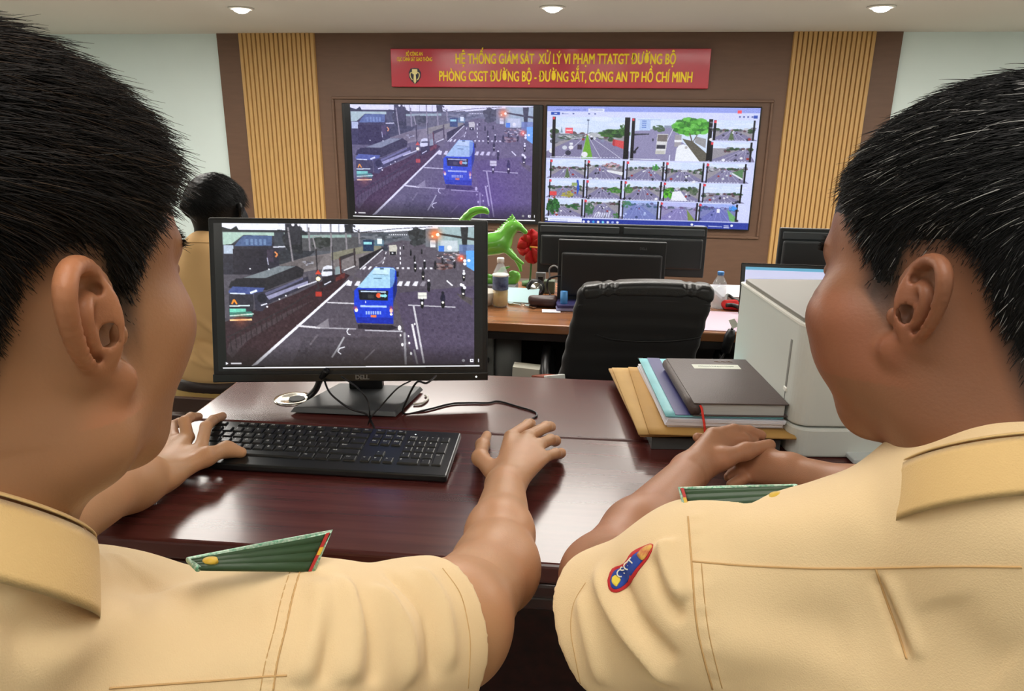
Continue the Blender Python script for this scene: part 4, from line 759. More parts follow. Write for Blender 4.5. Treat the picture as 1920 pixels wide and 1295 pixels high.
# bottles
plast = mat('clear_plastic', (214, 226, 230), .08, alpha=.28, spec=.8); cap_w = mat('cap_white', (236, 238, 236), .4); cap_b = mat('cap_blue', (70, 140, 206), .4)
def bottle(p, r, h, lab, capm, tea=None, labm=None, water=.6):
    t = empty('drink_bottle', p, 0, lab, 'bottle')
    MB().lathe([(r*.86, 0), (r, .006), (r, h*.30), (r*.95, h*.36), (r, h*.42), (r, h*.62), (r*.9, h*.70), (r*.62, h*.80), (r*.40, h*.88), (r*.38, h*.915)], 28).build('bottle_body', plast, t, True)
    MB().lathe([(r*.45, h*.905), (r*.46, h*.99), (r*.42, h), (.0001, h)], 24).build('cap', capm, t, True)
    if tea: MB().lathe([(r*.82, .002), (r*.95, .008), (r*.95, h*water), (.0001, h*water)], 24).build('liquid', tea, t, True)
    if labm: MB().lathe([(r*1.01, h*.36), (r*1.015, h*.37), (r*1.015, h*.62), (r*1.01, h*.63)], 28).build('label_wrap', labm, t, True); MB().lathe([(r*1.01, h*.635), (r*1.03, h*.64), (r*1.03, h*.665), (r*.96, h*.67)], 28).build('white_band', cap_w, t, True)
    return t
p = Pz(938, 574, D2); bottle((p.x, p.y, D2+.001), .026, .162, 'plastic bottle of yellow tea with a white cap and dark blue label', cap_w, mat('tea_yellow', (206, 164, 44), .15, alpha=.85), mat('bottle_label_blue', (38, 50, 92), .4, col2=(120, 140, 176), vscale=45), .34)
p = Py(1347, 560, 2.42); bottle((p.x, 2.42, D2+.001), .024, .122, 'clear water bottle with a blue cap behind the chair', cap_b, mat('water_clear', (200, 214, 220), .1, alpha=.3), None)
p = Py(1272, 530, 2.30); t = empty('drinking_glass', (p.x, 2.30, D2+.001), 0, 'clear drinking glass behind the chair top below the wide monitor', 'glass'); MB().lathe([(.022, 0), (.028, .10), (.026, .10), (.020, .004), (.0001, .004)], 20).build('glass_body', plast, t, True)
# flower ornament
t = empty('flower_ornament', (-.268, 2.66, D2+.001), 0, 'red artificial flower behind the green horse figurine', 'ornament'); fm = mat('flower_red', (196, 16, 26), .55, var=.25, vscale=60)
fc = Vector((0, 0, .145))
for a in (85, 10, -75, 190, 140):
    b_ = MB(); d = Vector((math.cos(math.radians(a)), 0, math.sin(math.radians(a)))); s_ = Vector((-d.z, 0, d.x)); L_ = .066 if a in (85, 10, -75) else .05
    prf = ((0, .008), (.3, .022), (.6, .030), (.85, .022), (1, .004)); A_ = [fc+d*(L_*q)+s_*r+Vector((0, -.012*math.sin(q*3), 0)) for q, r in prf]; B_ = [fc+d*(L_*q)-s_*r+Vector((0, -.012*math.sin(q*3), 0)) for q, r in prf]; C_ = [fc+d*(L_*q)+Vector((0, -.012*math.sin(q*3)+.006, 0)) for q, r in prf]
    b_.quadstrip(A_, C_).quadstrip(C_, B_).build('petal', fm, t, True, solid=.002)
MB().tube([fc+Vector((0, -.004, 0)), fc+Vector((.03, -.02, .0)), fc+Vector((.062, -.02, -.002))], .003, 6, smooth=4).build('stamen', mat('stamen_orange', (220, 150, 70), .5), t, True); MB().tube([(0, .0, 0), (.004, .005, .08), fc], .004, 6, smooth=4).lathe([(.03, 0), (.03, .012), (.0001, .012)], 16).build('stem', mat('stem_green', (60, 100, 50), .6), t, True)
# green horse figurine, built as one smooth solid
HX, HY = -.445, 2.56
t = empty('horse_figurine', (HX, HY, D2+.001), 0, 'glossy green horse figurine rearing on the grey box on the back desk', 'figurine'); gz = .0
so = Solid((-.12, -.06, -.01), (.19, .06, .29), .0028); G_ = so
G_.path([(-.03, 0, .135), (.02, 0, .140), (.075, 0, .148)], [.030, .034, .034], .02, smooth=3)
G_.path([(.075, 0, .16), (.095, 0, .19), (.118, 0, .212)], [.028, .021, .015], .015, smooth=3).path([(.112, 0, .216), (.135, 0, .206), (.156, 0, .188)], [.015, .011, .009], .008)
G_.cap((.113, -.007, .225), (.118, -.008, .238), .004, .002, .003).cap((.113, .007, .225), (.118, .008, .238), .004, .002, .003)
for i in range(9): a = i/8; q = Vector((.062+.05*a, 0, .178+.058*a)); G_.cap(q, q+Vector((-.012+.008*a, 0, .012)), .006, .003, .004)
G_.path([(.085, -.014, .13), (.118, -.018, .10), (.15, -.018, .078)], [.014, .009, .006], .008).path([(.085, .014, .13), (.115, .018, .095), (.135, .018, .065), (.14, .018, .045)], [.014, .009, .007, .006], .008)
G_.path([(-.03, -.014, .12), (-.02, -.016, .07), (-.05, -.018, .045), (-.045, -.018, .012)], [.020, .012, .008, .008], .008).path([(-.03, .014, .12), (.0, .016, .07), (-.02, .018, .045), (-.01, .018, .012)], [.020, .012, .008, .008], .008)
G_.path([(-.055, 0, .15), (-.085, 0, .19), (-.04, 0, .25), (.005, 0, .262), (.02, 0, .252)], [.012, .016, .014, .010, .004], .008, smooth=4)
G_.path([(-.07, 0, .008), (0, 0, .012), (.07, 0, .006), (.115, 0, .010), (.128, 0, .03), (.105, 0, .038)], [.014, .02, .016, .013, .010, .007], .01, smooth=3).path([(.04, 0, .012), (.075, 0, .05), (.10, .0, .06)], [.010, .007, .004], .008); V, Q = so.mesh(1)
o = solid_obj('horse_body', V, Q, mat('horse_green', (112, 192, 74), .16, coat=.5, var=.2, vscale=25), t); t.location.z = D2+.026; t.location.x = HX+.012
flat('storage_box', (HX+.04, HY+.0, D2+.001), .20, .10, .024, 0, mat('box_grey', (120, 122, 126), .5), 'low grey box under the green horse figurine', 'box', .002)
# small clutter
p = Pz(922, 571, D2); tt = tag(MB().lathe([(.022, 0), (.040, .045), (.042, .045), (.024, -.001)], 24, Matrix.Translation((p.x-.02, p.y, D2+.002))).build('white_basket', mat('white_plastic', (214, 210, 200), .4), None, True), 'white plastic basket half hidden by the front monitor edge', 'basket')
p = Pz(973, 570, D2); o = flat('face_mask', (p.x, p.y+.03, D2+.002), .125, .07, .004, -.05, mat('mask_blue', (188, 220, 226), .8), 'pale blue face mask lying right of the tea bottle', 'mask'); o.rotation_euler = (.55, 0, -.05); o.location.z += .02
p = Pz(980, 574, D2); t = empty('key_ring', (p.x, p.y, D2+.003), 0, 'bunch of small metal keys in front of the face mask', 'keys')
MB().tube([(.010*math.cos(a), .010*math.sin(a), .002) for a in np.linspace(0, 6.28, 16)], .0012, 6).build('ring', chrome, t, True)
for a in (.2, -.5, 2.8): MB().box((.009, -.004, .001), (.045, .004, .003), Matrix.Rotation(a, 4, 'Z')).lathe([(.009, .0005), (.009, .0035)], 12, Matrix.Rotation(a, 4, 'Z') @ Matrix.Translation((.045, 0, 0))).build('key', chrome, t)
p = Pz(1002, 560, D2); t = empty('round_speaker', (p.x, p.y, D2+.001), .3, 'small round black speaker with a silver cone', 'speaker')
MB().lathe([(.0001, 0), (.030, 0), (.034, .014), (.030, .03), (.0001, .03)], 28, TR((0, 0, .036), 0, math.pi/2-.2)).build('housing', black, t, True); MB().lathe([(.0001, .036), (.010, .034), (.020, .031), (.022, .0305), (.0001, .0300)], 24, TR((0, 0, .036), 0, math.pi/2-.2)).build('cone', chrome, t, True)
p = Pz(1018, 574, D2); so = Solid((p.x-.07, p.y-.05, D2-.01), (p.x+.07, p.y+.05, D2+.06), .0035); q = Vector((p.x, p.y, D2)); so.box(q+Vector((0, 0, .018)), (.048, .028, .016), k=.01, rnd=.014).cap(q+Vector((-.04, -.01, .03)), q+Vector((.04, .0, .034)), .008, .006, .01); so.half((0, 0, D2+.001), (0, 0, -1)); V, Q = so.mesh(2)
tag(solid_obj('leather_pouch', V, Q, mat('pouch_brown', (64, 40, 38), .45)), 'dark brown leather pouch between the keys and the notebooks', 'pouch')
p = Pz(1037, 584, D2); flat('paper_slip', (p.x-.006, p.y, D2+.0015), .06, .04, .001, .1, mat('paper_white', (226, 226, 236), .7), 'small white paper slip in front of the brown pouch', 'paper')
p = Pz(1062, 577, D2)
for k, (c_, lab) in enumerate((((150, 150, 190), 'lower grey notebook beside the chair on the back desk'), ((60, 58, 110), 'dark blue notebook on top of the grey one beside the chair'))): flat('small_notebook', (p.x+.012, p.y+.015, D2+.001+k*.011), .10, .13, .010, .12+k*.05, mat('nb_%d' % k, c_, .5), lab, 'notebook', .002)
p = Pz(1030, 548, D2); o = MB().box((-.02, -.02, 0), (.02, .02, .045), bev=.004).build('small_box', mat('greenish_box', (92, 104, 88), .6)); o.location = (p.x, p.y, D2+.001); tag(o, 'small greenish box behind the brown pouch', 'box')
p = Pz(1065, 540, D2); o = MB().lathe([(.012, 0), (.012, .06), (.0001, .06)], 16).build('blue_marker', cap_b, None, True); o.location = (-.118, 2.30, D2+.002); tag(o, 'light blue marker cap standing next to the chair top', 'marker')
cable('cable', [Py(1032, 525, 2.44), Py(1030, 505, 2.44), Py(1040, 498, 2.43), Py(1052, 508, 2.42)], .003, 'grey cable loop under the left end of the wide monitor', mat('cable_grey', (150, 150, 150), .5))
cable('cable', [Py(1055, 516, 2.36), Py(1030, 522, 2.36), Py(1026, 540, 2.36), Pz(1035, 556, D2+.004), Pz(1050, 560, D2+.004)], .0035, 'black cable drooping behind the greenish box')
p = Py(1022, 533, 2.6); t = empty('power_socket', (-.222, 2.60, D2+.001), 0, 'grey power socket box behind the small greenish box', 'socket'); MB().box((-.018, 0, 0), (.018, .02, .06), bev=.003).build('socket_body', mat('box_grey', (120, 122, 126), .5), t); MB().box((-.009, -.001, .018), (.009, .0, .044)).build('outlet', black, t)
# things under the back desk
t = empty('floor_cabinet', (-.345, 2.16, 0), 0, 'grey office machine on the floor under the back desk', 'machine'); gm2 = mat('machine_grey', (112, 114, 112), .5)
MB().box((-.20, .0, .0), (.09, .24, .50), bev=.006).build('cabinet_body', gm2, t); MB().lathe([(.045, .45), (.045, .70), (.0001, .68)], 24, Matrix.Translation((.055, .05, 0))).build('cylinder', gm2, t, True); MB().box((-.20, .01, .50), (.015, .2, .70), bev=.004).build('upper_body', gm2, t); MB().box((-.12, .0, .60), (.0, .0099, .615)).build('drawer_slot', black, t)
t = empty('paper_bag', (-.215, 2.04, 0), 0, 'white folded carton standing on the floor under the back desk', 'carton'); MB().add([(-.055, -.03, .0), (.065, -.03, 0), (.065, .06, 0), (-.055, .06, 0), (-.036, -.01, .635), (.045, -.01, .63), (.045, .04, .63), (-.036, .04, .635)], [(0, 1, 5, 4), (1, 2, 6, 5), (2, 3, 7, 6), (3, 0, 4, 7), (4, 5, 6, 7), (3, 2, 1, 0)]).build('carton_body', mat('carton_white', (206, 204, 190), .7), t)
t = empty('shoe_box', (-.135, 1.90, 0), 0, 'brown and white box tilted in front of the white carton', 'box'); SM = TR((0, 0, .64), .45, -.30)
MB().box((-.025, -.065, -.02), (.025, .065, .02), SM, bev=.003).build('box_body', mat('box_rust', (128, 60, 40), .5), t); MB().box((-.027, -.068, -.022), (.027, -.045, .022), SM, bev=.002).build('box_band', cap_w, t); MB().box((-.05, -.05, .0), (.05, .06, .585), bev=.004).build('support_stack', mat('stack_white', (190, 190, 184), .7), t)
# ------------------------------------------------ black office chair (its back towards the camera side)
t = empty('office_chair', (.12, 1.93, 0), .02, 'black leather office chair with its tall back between the two desks', 'chair')
lb = mat('black_leather', (22, 23, 24), .36, bump=.3, bscale=260)
so = Solid((-.30, -.12, .40), (.26, .12, 1.0), .0045); lean = lambda z: (z-.93)*.17
for i in range(9):
    z = .50+i*.048; so.box((lean(z), .012*math.sin(i*.5), z), (.180-.004*i/8, .030, .034), k=.02, rnd=.022)
V, Q = so.mesh(1); sag = lambda x: (x**2)*.7
V[:, 1] -= sag(V[:, 0]); sh = solid_obj('backrest', V, Q, mat('chair_fabric_black', (20, 20, 21), .75, sheen=.1), t)
roll = Solid((-.24, -.13, .86), (.24, .13, 1.0), .0035); roll.box((0, -.004, .912), (.174, .036, .024), k=.01, rnd=.018)
for x in (-.115, -.085, .105, .125): roll.path([(x, .05*math.cos(a)-.004, .912+.036*math.sin(a)) for a in np.linspace(-1, 7, 12)], .012, .002, '-')
V, Q = roll.mesh(1); V[:, 1] -= sag(V[:, 0]); V[:, 2] += V[:, 0]*.03-V[:, 0]**2*.25; solid_obj('headrest_roll', V, Q, lb, t)
def yb_(x): return -.034-sag(x)
for nm, pts in (('piping', [(-.178, .872), (-.1, .882), (0, .886), (.1, .888), (.166, .884)]), ('back_seam', [(-.13, .79), (-.08, .775), (.0, .772), (.09, .780), (.150, .795)])):
    MB().tube([Vector((x, yb_(x)+(.004 if nm == 'back_seam' else -.003), z)) for x, z in pts], .0022, 6, smooth=6).build(nm, black, t, True)
MB().box((-.012, -.044, .725), (.002, -.036, .728)).build('stitched_tag', mat('tag_grey', (110, 112, 114), .5), t)
se = Solid((-.30, -.02, .36), (.30, .56, .56), .007); se.box((0, .27, .46), (.25, .24, .045), k=.01, rnd=.04); V, Q = se.mesh(1); solid_obj('seat_cushion', V, Q, lb, t)
for s_ in (-1, 1): MB().tube([(s_*.235, .06, .50), (s_*.27, .08, .62), (s_*.27, .30, .66), (s_*.25, .36, .46)], .014, 8, smooth=5).build('armrest', black, t, True)
MB().tube([(0, .27, .10), (0, .27, .43)], .025, 12).build('gas_column', chrome, t, True)
for k in range(5):
    a = k*1.2566+.3; lg = MB().tube([(0, .27, .11), (.28*math.cos(a), .27+.28*math.sin(a), .065)], [.022, .014], 8).build('leg', black, t, True); MB().lathe([(.0001, -.012), (.027, -.012), (.027, .012), (.0001, .012)], 16, TR((.28*math.cos(a), .27+.28*math.sin(a), .028), a, math.pi/2)).build('caster', black, lg, True)
# ------------------------------------------------ people
def smooth01(x): x = np.clip(x, 0, 1); return x*x*(3-2*x)
def head_prims(G, fat=1.0, ears=True, ear=1.0, neck_to=None, jaw=1.0):
    """head in its own frame: x right, y towards the face, z up, origin between the ears"""
    e, c = G.ell, G.cap
    e((0, -.012, .040), (.077, .098, .088), k=.0); e((0, .045, .035), (.063, .050, .056), k=.03); e((0, .042, -.03), (.060, .052, .062), k=.03)
    e((0, .028, -.062), (.056, .055, .045), k=.03); e((0, .086, -.094), (.020, .016, .017), k=.02)
    for s in (-1, 1):
        G.path([(s*.060, -.002, -.03), (s*.058*jaw, .004, -.066), (s*.036*jaw, .055, -.093), (s*.010, .080, -.102)], [.018, .020, .018, .015], .025)
        e((s*.050*fat, .052, -.014), (.024, .030, .022), k=.025); e((s*.044*fat, .044, -.048), (.030*fat, .038, .036), k=.025)
        c((s*.012, .092, .026), (s*.046, .078, .028), .0075, .0065, k=.012); e((s*.031, .100, .008), (.017, .013, .010), k=.008, op='-'); e((s*.031, .081, .007), (.0125, .0125, .0125), k=.002)
        c((s*.020, .0895, .0135), (s*.044, .0845, .012), .003, .003, k=.004); c((s*.020, .0895, .000), (s*.044, .0845, .0015), .003, .003, k=.005); e((s*.011, .103, -.030), (.008, .009, .007), k=.006)
    G.path([(0, .092, .018), (0, .106, -.008), (0, .116, -.024)], [.008, .0095, .011], .01); c((0, .112, -.028), (0, .106, -.032), .008, .007, k=.006)
    G.path([(-.024, .088, -.060), (-.008, .098, -.056), (0, .0985, -.058), (.008, .098, -.056), (.024, .088, -.060)], [.003, .0055, .0055, .0055, .003], .005); G.path([(-.020, .089, -.065), (0, .098, -.068), (.020, .089, -.065)], [.003, .006, .003], .005)
    c((-.024, .0935, -.0615), (.024, .0935, -.0615), .0022, .0022, k=.002, op='-')
    if neck_to is not None: c((0, -.018, -.02), neck_to, .054, .055, k=.035)
    if ears:
        for s in (-1, 1):
            E = Vector((s*.0735, .004, .0)); q = ear
            def P(u, v, n):
                u = u-.30*v; return E+Vector((s*(n+max(-u, 0)*.75+.001)*q, u*q*1.13-.004*q, v*q*.88-(u*.18*q)))
            R3 = Matrix.Rotation(-s*math.radians(37), 3, 'Z')
            G.ell(P(-.006, .0, .001), (.0062*q, .0175*q, .029*q), R3, k=.008)
            G.path([P(.000, .002, .004), P(.008, .010, .004), P(.0115, .022, .004), P(.004, .033, .005), P(-.008, .0345, .006), P(-.018, .026, .007), P(-.0215, .011, .007), P(-.019, -.006, .006), P(-.012, -.019, .005), P(-.003, -.029, .004)], [.0025*q, .0036*q, .0042*q, .0046*q, .0046*q, .0044*q, .0042*q, .0042*q, .0042*q, .005*q], .002, smooth=3)
            G.ell(P(-.003, -.032, .005), (.0062*q, .0115*q, .0115*q), R3, k=.008)
            G.path([P(-.013, .024, .008), P(-.0165, .011, .0085), P(-.0145, -.005, .008), P(-.009, -.015, .007)], .0030*q, .002, '-', smooth=3)
            G.path([P(.004, .022, .008), P(-.002, .027, .0085), P(-.011, .027, .009)], .0034*q, .003, '-', smooth=2)
            G.path([P(.000, .018, .0055), P(-.008, .013, .0065), P(-.0105, .002, .0065), P(-.006, -.011, .006), P(.002, -.014, .006)], [.0026*q, .0034*q, .0034*q, .0034*q, .0034*q], .003, smooth=3)
            G.ell(P(.002, -.001, .008), (.0085*q, .0068*q, .0105*q), R3, k=.003, op='-'); G.ell(P(.005, -.002, .0), (.006*q, .004*q, .005*q), R3, k=.002, op='-')
            G.ell(P(.0095, -.005, .005), (.0036*q, .0042*q, .0062*q), R3, k=.003)
def hair_line(th, front=.083, temple=.052, burn=-.012, back=-.07):
    """height of the hairline around the head; th = 0 at the face, pi at the nape"""
    return np.interp(np.degrees(th), [0, 25, 42, 52, 62, 70, 76, 84, 104, 114, 122, 135, 180], [front, front-.004, temple+.012, temple-.01, .012, burn, burn, .016, .020, .004, -.03, back+.012, back])
def head_mask(P, fade, **k):
    th = np.arctan2(np.abs(P[:, 0]), P[:, 1]); return smooth01((P[:, 2]-hair_line(th, **k))/fade+.15)*(1-smooth01((np.abs(P[:, 0])-.079)/.003)*(P[:, 2] < .05))
def skin_colour(P, base, mask, hair, seed, local=True):
    """natural skin: blotches, redder ears, stubble of clipped hair where hair grows"""
    C = np.tile(np.array([lin(x) for x in base]), (len(P), 1)); n = snoise(P, 38, seed)*.5+snoise(P, 90, seed+1)*.3
    C *= (1+.07*n)[:, None]; C[:, 0] *= 1+.05*snoise(P, 24, seed+2)
    if mask is not None: h = np.array([lin(x) for x in hair]); C = C*(1-mask[:, None])+h*mask[:, None]
    return C
def strands(V, Q, Minv, M3, fn_len, flow, n, seed, base_r=.00040, seg=5, cols=((24, 22, 22),), colp=None, lift=.35):
    """fn_len(local P)->(length, probability); flow(local P, normal)->local direction; returns one tapered-strand mesh"""
    r_ = np.random.default_rng(seed); A, B, C_ = V[Q[:, 0]], V[Q[:, 1]], V[Q[:, 2]]; ar = np.linalg.norm(np.cross(B-A, C_-A), axis=1)
    cen = (A+C_)/2; Lc = (np.c_[cen, np.ones(len(cen))] @ Minv.T)[:, :3]; ln, pr = fn_len(Lc); w_ = ar*pr; idx = r_.choice(len(Q), n, p=w_/w_.sum())
    u1, u2 = r_.random(n)[:, None], r_.random(n)[:, None]; P = A[idx]*(1-u1)*(1-u2)+B[idx]*u1*(1-u2)+C_[idx]*u1*u2+V[Q[idx, 3]]*(1-u1)*u2
    N = np.cross(B-A, C_-A)[idx]; N /= np.linalg.norm(N, axis=1)[:, None]+1e-12
    PL = (np.c_[P, np.ones(n)] @ Minv.T)[:, :3]; NL = N @ M3; ln, _ = fn_len(PL); D0 = flow(PL, NL, r_)
    D0 = D0-(D0*NL).sum(1)[:, None]*NL*(1-lift)*.9; D0 /= np.linalg.norm(D0, axis=1)[:, None]+1e-9
    ln = ln*(.65+.6*r_.random(n)); d = NL*lift*1.3+D0*1.0+r_.normal(0, .13, (n, 3)); d /= np.linalg.norm(d, axis=1)[:, None]
    pts = [PL-NL*.001]; droop = np.array([0, .0, -1.0]); curl = r_.normal(0, .12, (n, 3))
    for k in range(seg): d = d+D0*.22+curl*.5+droop*.04; d -= NL*.10*(1-lift); d /= np.linalg.norm(d, axis=1)[:, None]; pts.append(pts[-1]+d*(ln/seg)[:, None])
    M4 = np.linalg.inv(Minv); W = [(np.c_[p, np.ones(n)] @ M4.T)[:, :3] for p in pts]
    sd = np.cross(W[-1]-W[0], r_.normal(0, 1, (n, 3))); sd /= np.linalg.norm(sd, axis=1)[:, None]+1e-9; s2 = np.cross(sd, W[1]-W[0]); s2 /= np.linalg.norm(s2, axis=1)[:, None]+1e-9
    allv = []
    for k, p in enumerate(W):
        rr = base_r*(1-.8*(k/seg)**1.5)*(.8+.5*r_.random(n))[:, None]
        for a in (0, 2.094, 4.189): allv.append(p+(sd*math.cos(a)+s2*math.sin(a))*rr)
    VV = np.stack(allv, 1).reshape(-1, 3); m_ = 3*(seg+1); f = []
    for k in range(seg):
        for a in range(3): b2 = (a+1) % 3; f.append((k*3+a, k*3+b2, (k+1)*3+b2, (k+1)*3+a))
    FF = (np.arange(n)[:, None, None]*m_+np.array(f)[None]).reshape(-1, 4)
    cc = np.array([[lin(x) for x in c] for c in cols]); ci = r_.choice(len(cols), n, p=colp); CC = np.repeat(cc[ci]*(.75+.5*r_.random(n))[:, None], m_, 0)
    return VV, FF, CC
def head_frame(ear_px, t_ear, side, face_az, pitch, roll, sc):
    """places a head so that its ear sits at that pixel and depth; face_az from +Y towards +X"""
    R = (Matrix.Rotation(-face_az, 4, 'Z') @ Matrix.Rotation(pitch, 4, 'X') @ Matrix.Rotation(roll, 4, 'Y')).to_3x3()
    e = Vector((side*.088, -.012, 0))*sc; c = Pt(ear_px[0], ear_px[1], t_ear)-R @ e
    return Matrix.Translation(c) @ R.to_4x4() @ Matrix.Scale(sc, 4)
def finger(G, pts, r0, r1, k=.004): n = len(pts); G.path(pts, [r0+(r1-r0)*i/(n-1) for i in range(n)], k)
skin_l = mat('skin_light', (255, 255, 255), .45, attr='tone', sss=.07, bump=.12, bscale=420, spec=.4)
skin_r = mat('skin_tan', (255, 255, 255), .45, attr='tone', sss=.07, bump=.12, bscale=420, spec=.4)
hair_m = mat('hair_strands', (255, 255, 255), .52, attr='tone', spec=.25)
shirt_m = mat('shirt_cloth', (236, 207, 160), .8, bump=.25, bscale=900, sheen=.15, var=.03, vscale=8)
shirt_in = mat('shirt_collar_cloth', (222, 186, 126), .8, bump=.25, bscale=900, sheen=.15)
seam_m = mat('seam_thread_shadow', (206, 166, 112), .8); ep_green = mat('epaulette_green', (44, 72, 40), .6, var=.2, vscale=30); ep_trim = mat('epaulette_trim', (70, 150, 112), .35, col2=(200, 214, 196), vscale=420, metal=.3)  # seam tone darker than the cloth: thread and its crease shadow painted together
ep_red = mat('epaulette_red', (176, 40, 34), .6); ep_gold = mat('epaulette_gold', (220, 180, 60), .45); trouser_m = mat('trouser_cloth', (198, 168, 112), .8)
class Cloth:
    """a shirt mesh that can be creased along lines seen in the photo and that carries seams"""
    def __init__(s, V, Q): s.V, s.Q = V, Q; s.N = vnorm(V, Q); s.re()
    def re(s): s.bvh = BVHTree.FromPolygons([tuple(v) for v in s.V], s.Q.tolist())
    def hit(s, px, py):
        h = s.bvh.ray_cast(EYE, ray(px, py).normalized()); return h[0], h[1]
    def line(s, pts, n=8):
        out = []
        P = spline([Vector((a, b, 0)) for a, b in pts], n)
        for p in P:
            h, nn = s.hit(p.x, p.y)
            if h: out.append(h)
        return out
    def fold(s, pts, w, amp, skew=.0, taper=True):
        L = s.line(pts, 4)
        if len(L) < 2: return
        d, t = segdist(s.V, [tuple(p) for p in L]); near = d < w*3.2; g = np.exp(-(d/w)**2)
        if taper: g = g*smooth01(np.minimum(t, 1-t)*4+.12)
        s.V[near] += (s.N[near]*(g*amp)[near][:, None]).astype(np.float32)
    def band(s, pts, w, amp, pucker=0.0, freq=60):
        L = s.line(pts, 6)
        if len(L) < 2: return
        d, t = segdist(s.V, [tuple(p) for p in L]); g = 1/(1+np.exp((d-w)/.0012)); a = amp*(1+pucker*np.sin(t*freq))
        s.V += (s.N*(g*a)[:, None]).astype(np.float32)
    def done(s): s.N = vnorm(s.V, s.Q); s.re()
    def seam(s, pts, parent, r=.0007, off=.0002, m=None, name='seam'):
        L = []
        P = spline([Vector((a, b, 0)) for a, b in pts], 8)
        for p in P:
            h, n = s.hit(p.x, p.y)
            if h: L.append(h+(EYE-h).normalized()*off)
        if len(L) > 2: return MB().tube(L, r, 5).build(name, m or seam_m, parent, True)
    def patch(s, name, poly, m, parent, off=.0012, th=.001, rings=4):
        c = Vector((sum(a for a, b in poly)/len(poly), sum(b for a, b in poly)/len(poly), 0)); P = spline([Vector((a, b, 0)) for a, b in poly+[poly[0]]], 3)[:-1]; n = len(P); vs = []; 
        for k in range(rings+1):
            for p in P:
                q = c+(p-c)*(k/rings if k else .02); h, nn = s.hit(q.x, q.y)
                if h is None: h = vs[-1] if vs else Pt(q.x, q.y, .6); vs.append(h); continue
                vs.append(h+(EYE-h).normalized()*off)
        fs = [(k*n+i, k*n+(i+1) % n, (k+1)*n+(i+1) % n, (k+1)*n+i) for k in range(rings) for i in range(n)]+[tuple(range(n))]
        return MB().add(vs, fs).build(name, m, parent, True, solid=th)
def frame_from(xdir, up):
    x = xdir.normalized(); z = (up-x*up.dot(x)).normalized(); y = z.cross(x); return Matrix((x, y, z)).transposed()
def torso(G, J1, J2, neck, hip, grow=0.0, k=.05, belly=1.0, trap=(.02, .046, .018, .07, .068, -.006), dip=0.0):
    """J1 left shoulder joint, J2 right one"""
    mid = (J1+J2)/2-Vector((0, 0, dip)); up = (mid-hip).normalized(); R = frame_from(J2-J1, up); fw = R @ Vector((0, 1, 0)); g = grow
    G.path([J1, mid-fw*.012+up*.0, J2], [.060+g, .078+g, .060+g], k)
    for J in (J1, J2): G.cap(neck-up*trap[0], J+up*.010, trap[1]+g, .042+g, k=k)
    if g > 0: G.cap(neck-Vector((0, trap[5], trap[2])), mid-fw*.01, trap[3], .085, k=.03).cap(neck+Vector((0, -.028, -.008)), mid-up*.09-fw*.03, trap[4], .095, k=.035)
    L = (mid-hip).length
    G.ell(mid-up*.10+fw*.0, (.165+g, .108+g, .17+g), R, k=k); G.ell(mid-up*L*.52+fw*.01, (.155*belly+g, .12*belly+g, .18+g), R, k=k); G.ell(hip+up*.04, (.165*belly+g, .13*belly+g, .13+g), R, k=k)
    return R, up, fw
def bounds(pts, pad): P = np.array([tuple(p) for p in pts]); return P.min(0)-pad, P.max(0)+pad
def seated_legs(root, hip, fw, right, m, floor=0.0):
    G = Solid((hip.x-.35, hip.y-.25, -.01), (hip.x+.35, hip.y+.75, hip.z+.2), .012)
    for s in (-1, 1):
        a = hip+right*(s*.09)+Vector((0, 0, -.03)); kn = Vector((a.x+fw.x*.43+s*.03, a.y+.43*fw.y, .50)); an = Vector((kn.x, kn.y-.06, .11))
        G.cap(a, kn, .085, .062, k=.03).cap(kn, an, .060, .045, k=.02)
    V, Q = G.mesh(1); solid_obj('trousers', V, Q, m, root)
    shoe = mat('shoe_black', (22, 20, 20), .3)
    for s in (-1, 1):
        a = hip+right*(s*.09); kx = a.x+fw.x*.43+s*.03; ky_ = a.y+.43*fw.y-.06
        G = Solid((kx-.07, ky_-.09, -.005), (kx+.07, ky_+.24, .14), .006); G.cap((kx, ky_-.02, .045), (kx, ky_+.15, .035), .042, .038, k=.02).cap((kx, ky_-.01, .05), (kx, ky_, .11), .045, .046, k=.02); G.half((0, 0, .002), (0, 0, -1))
        V, Q = G.mesh(1); solid_obj('shoe', V, Q, shoe, root)
    return
def stool(x, y, z, lab):
    t = empty('stool', (x, y, 0), 0, lab, 'stool', 'stools under the two seated officers')
    MB().lathe([(.0001, z-.06), (.17, z-.06), (.185, z-.045), (.185, z-.015), (.16, z), (.0001, z+.002)], 32).build('seat', lb, t, True)
    MB().lathe([(.025, .06), (.025, z-.06)], 16).build('column', chrome, t, True); MB().lathe([(.0001, 0), (.22, 0), (.22, .02), (.05, .05), (.03, .07), (.0001, .07)], 32).build('foot_plate', chrome, t, True)
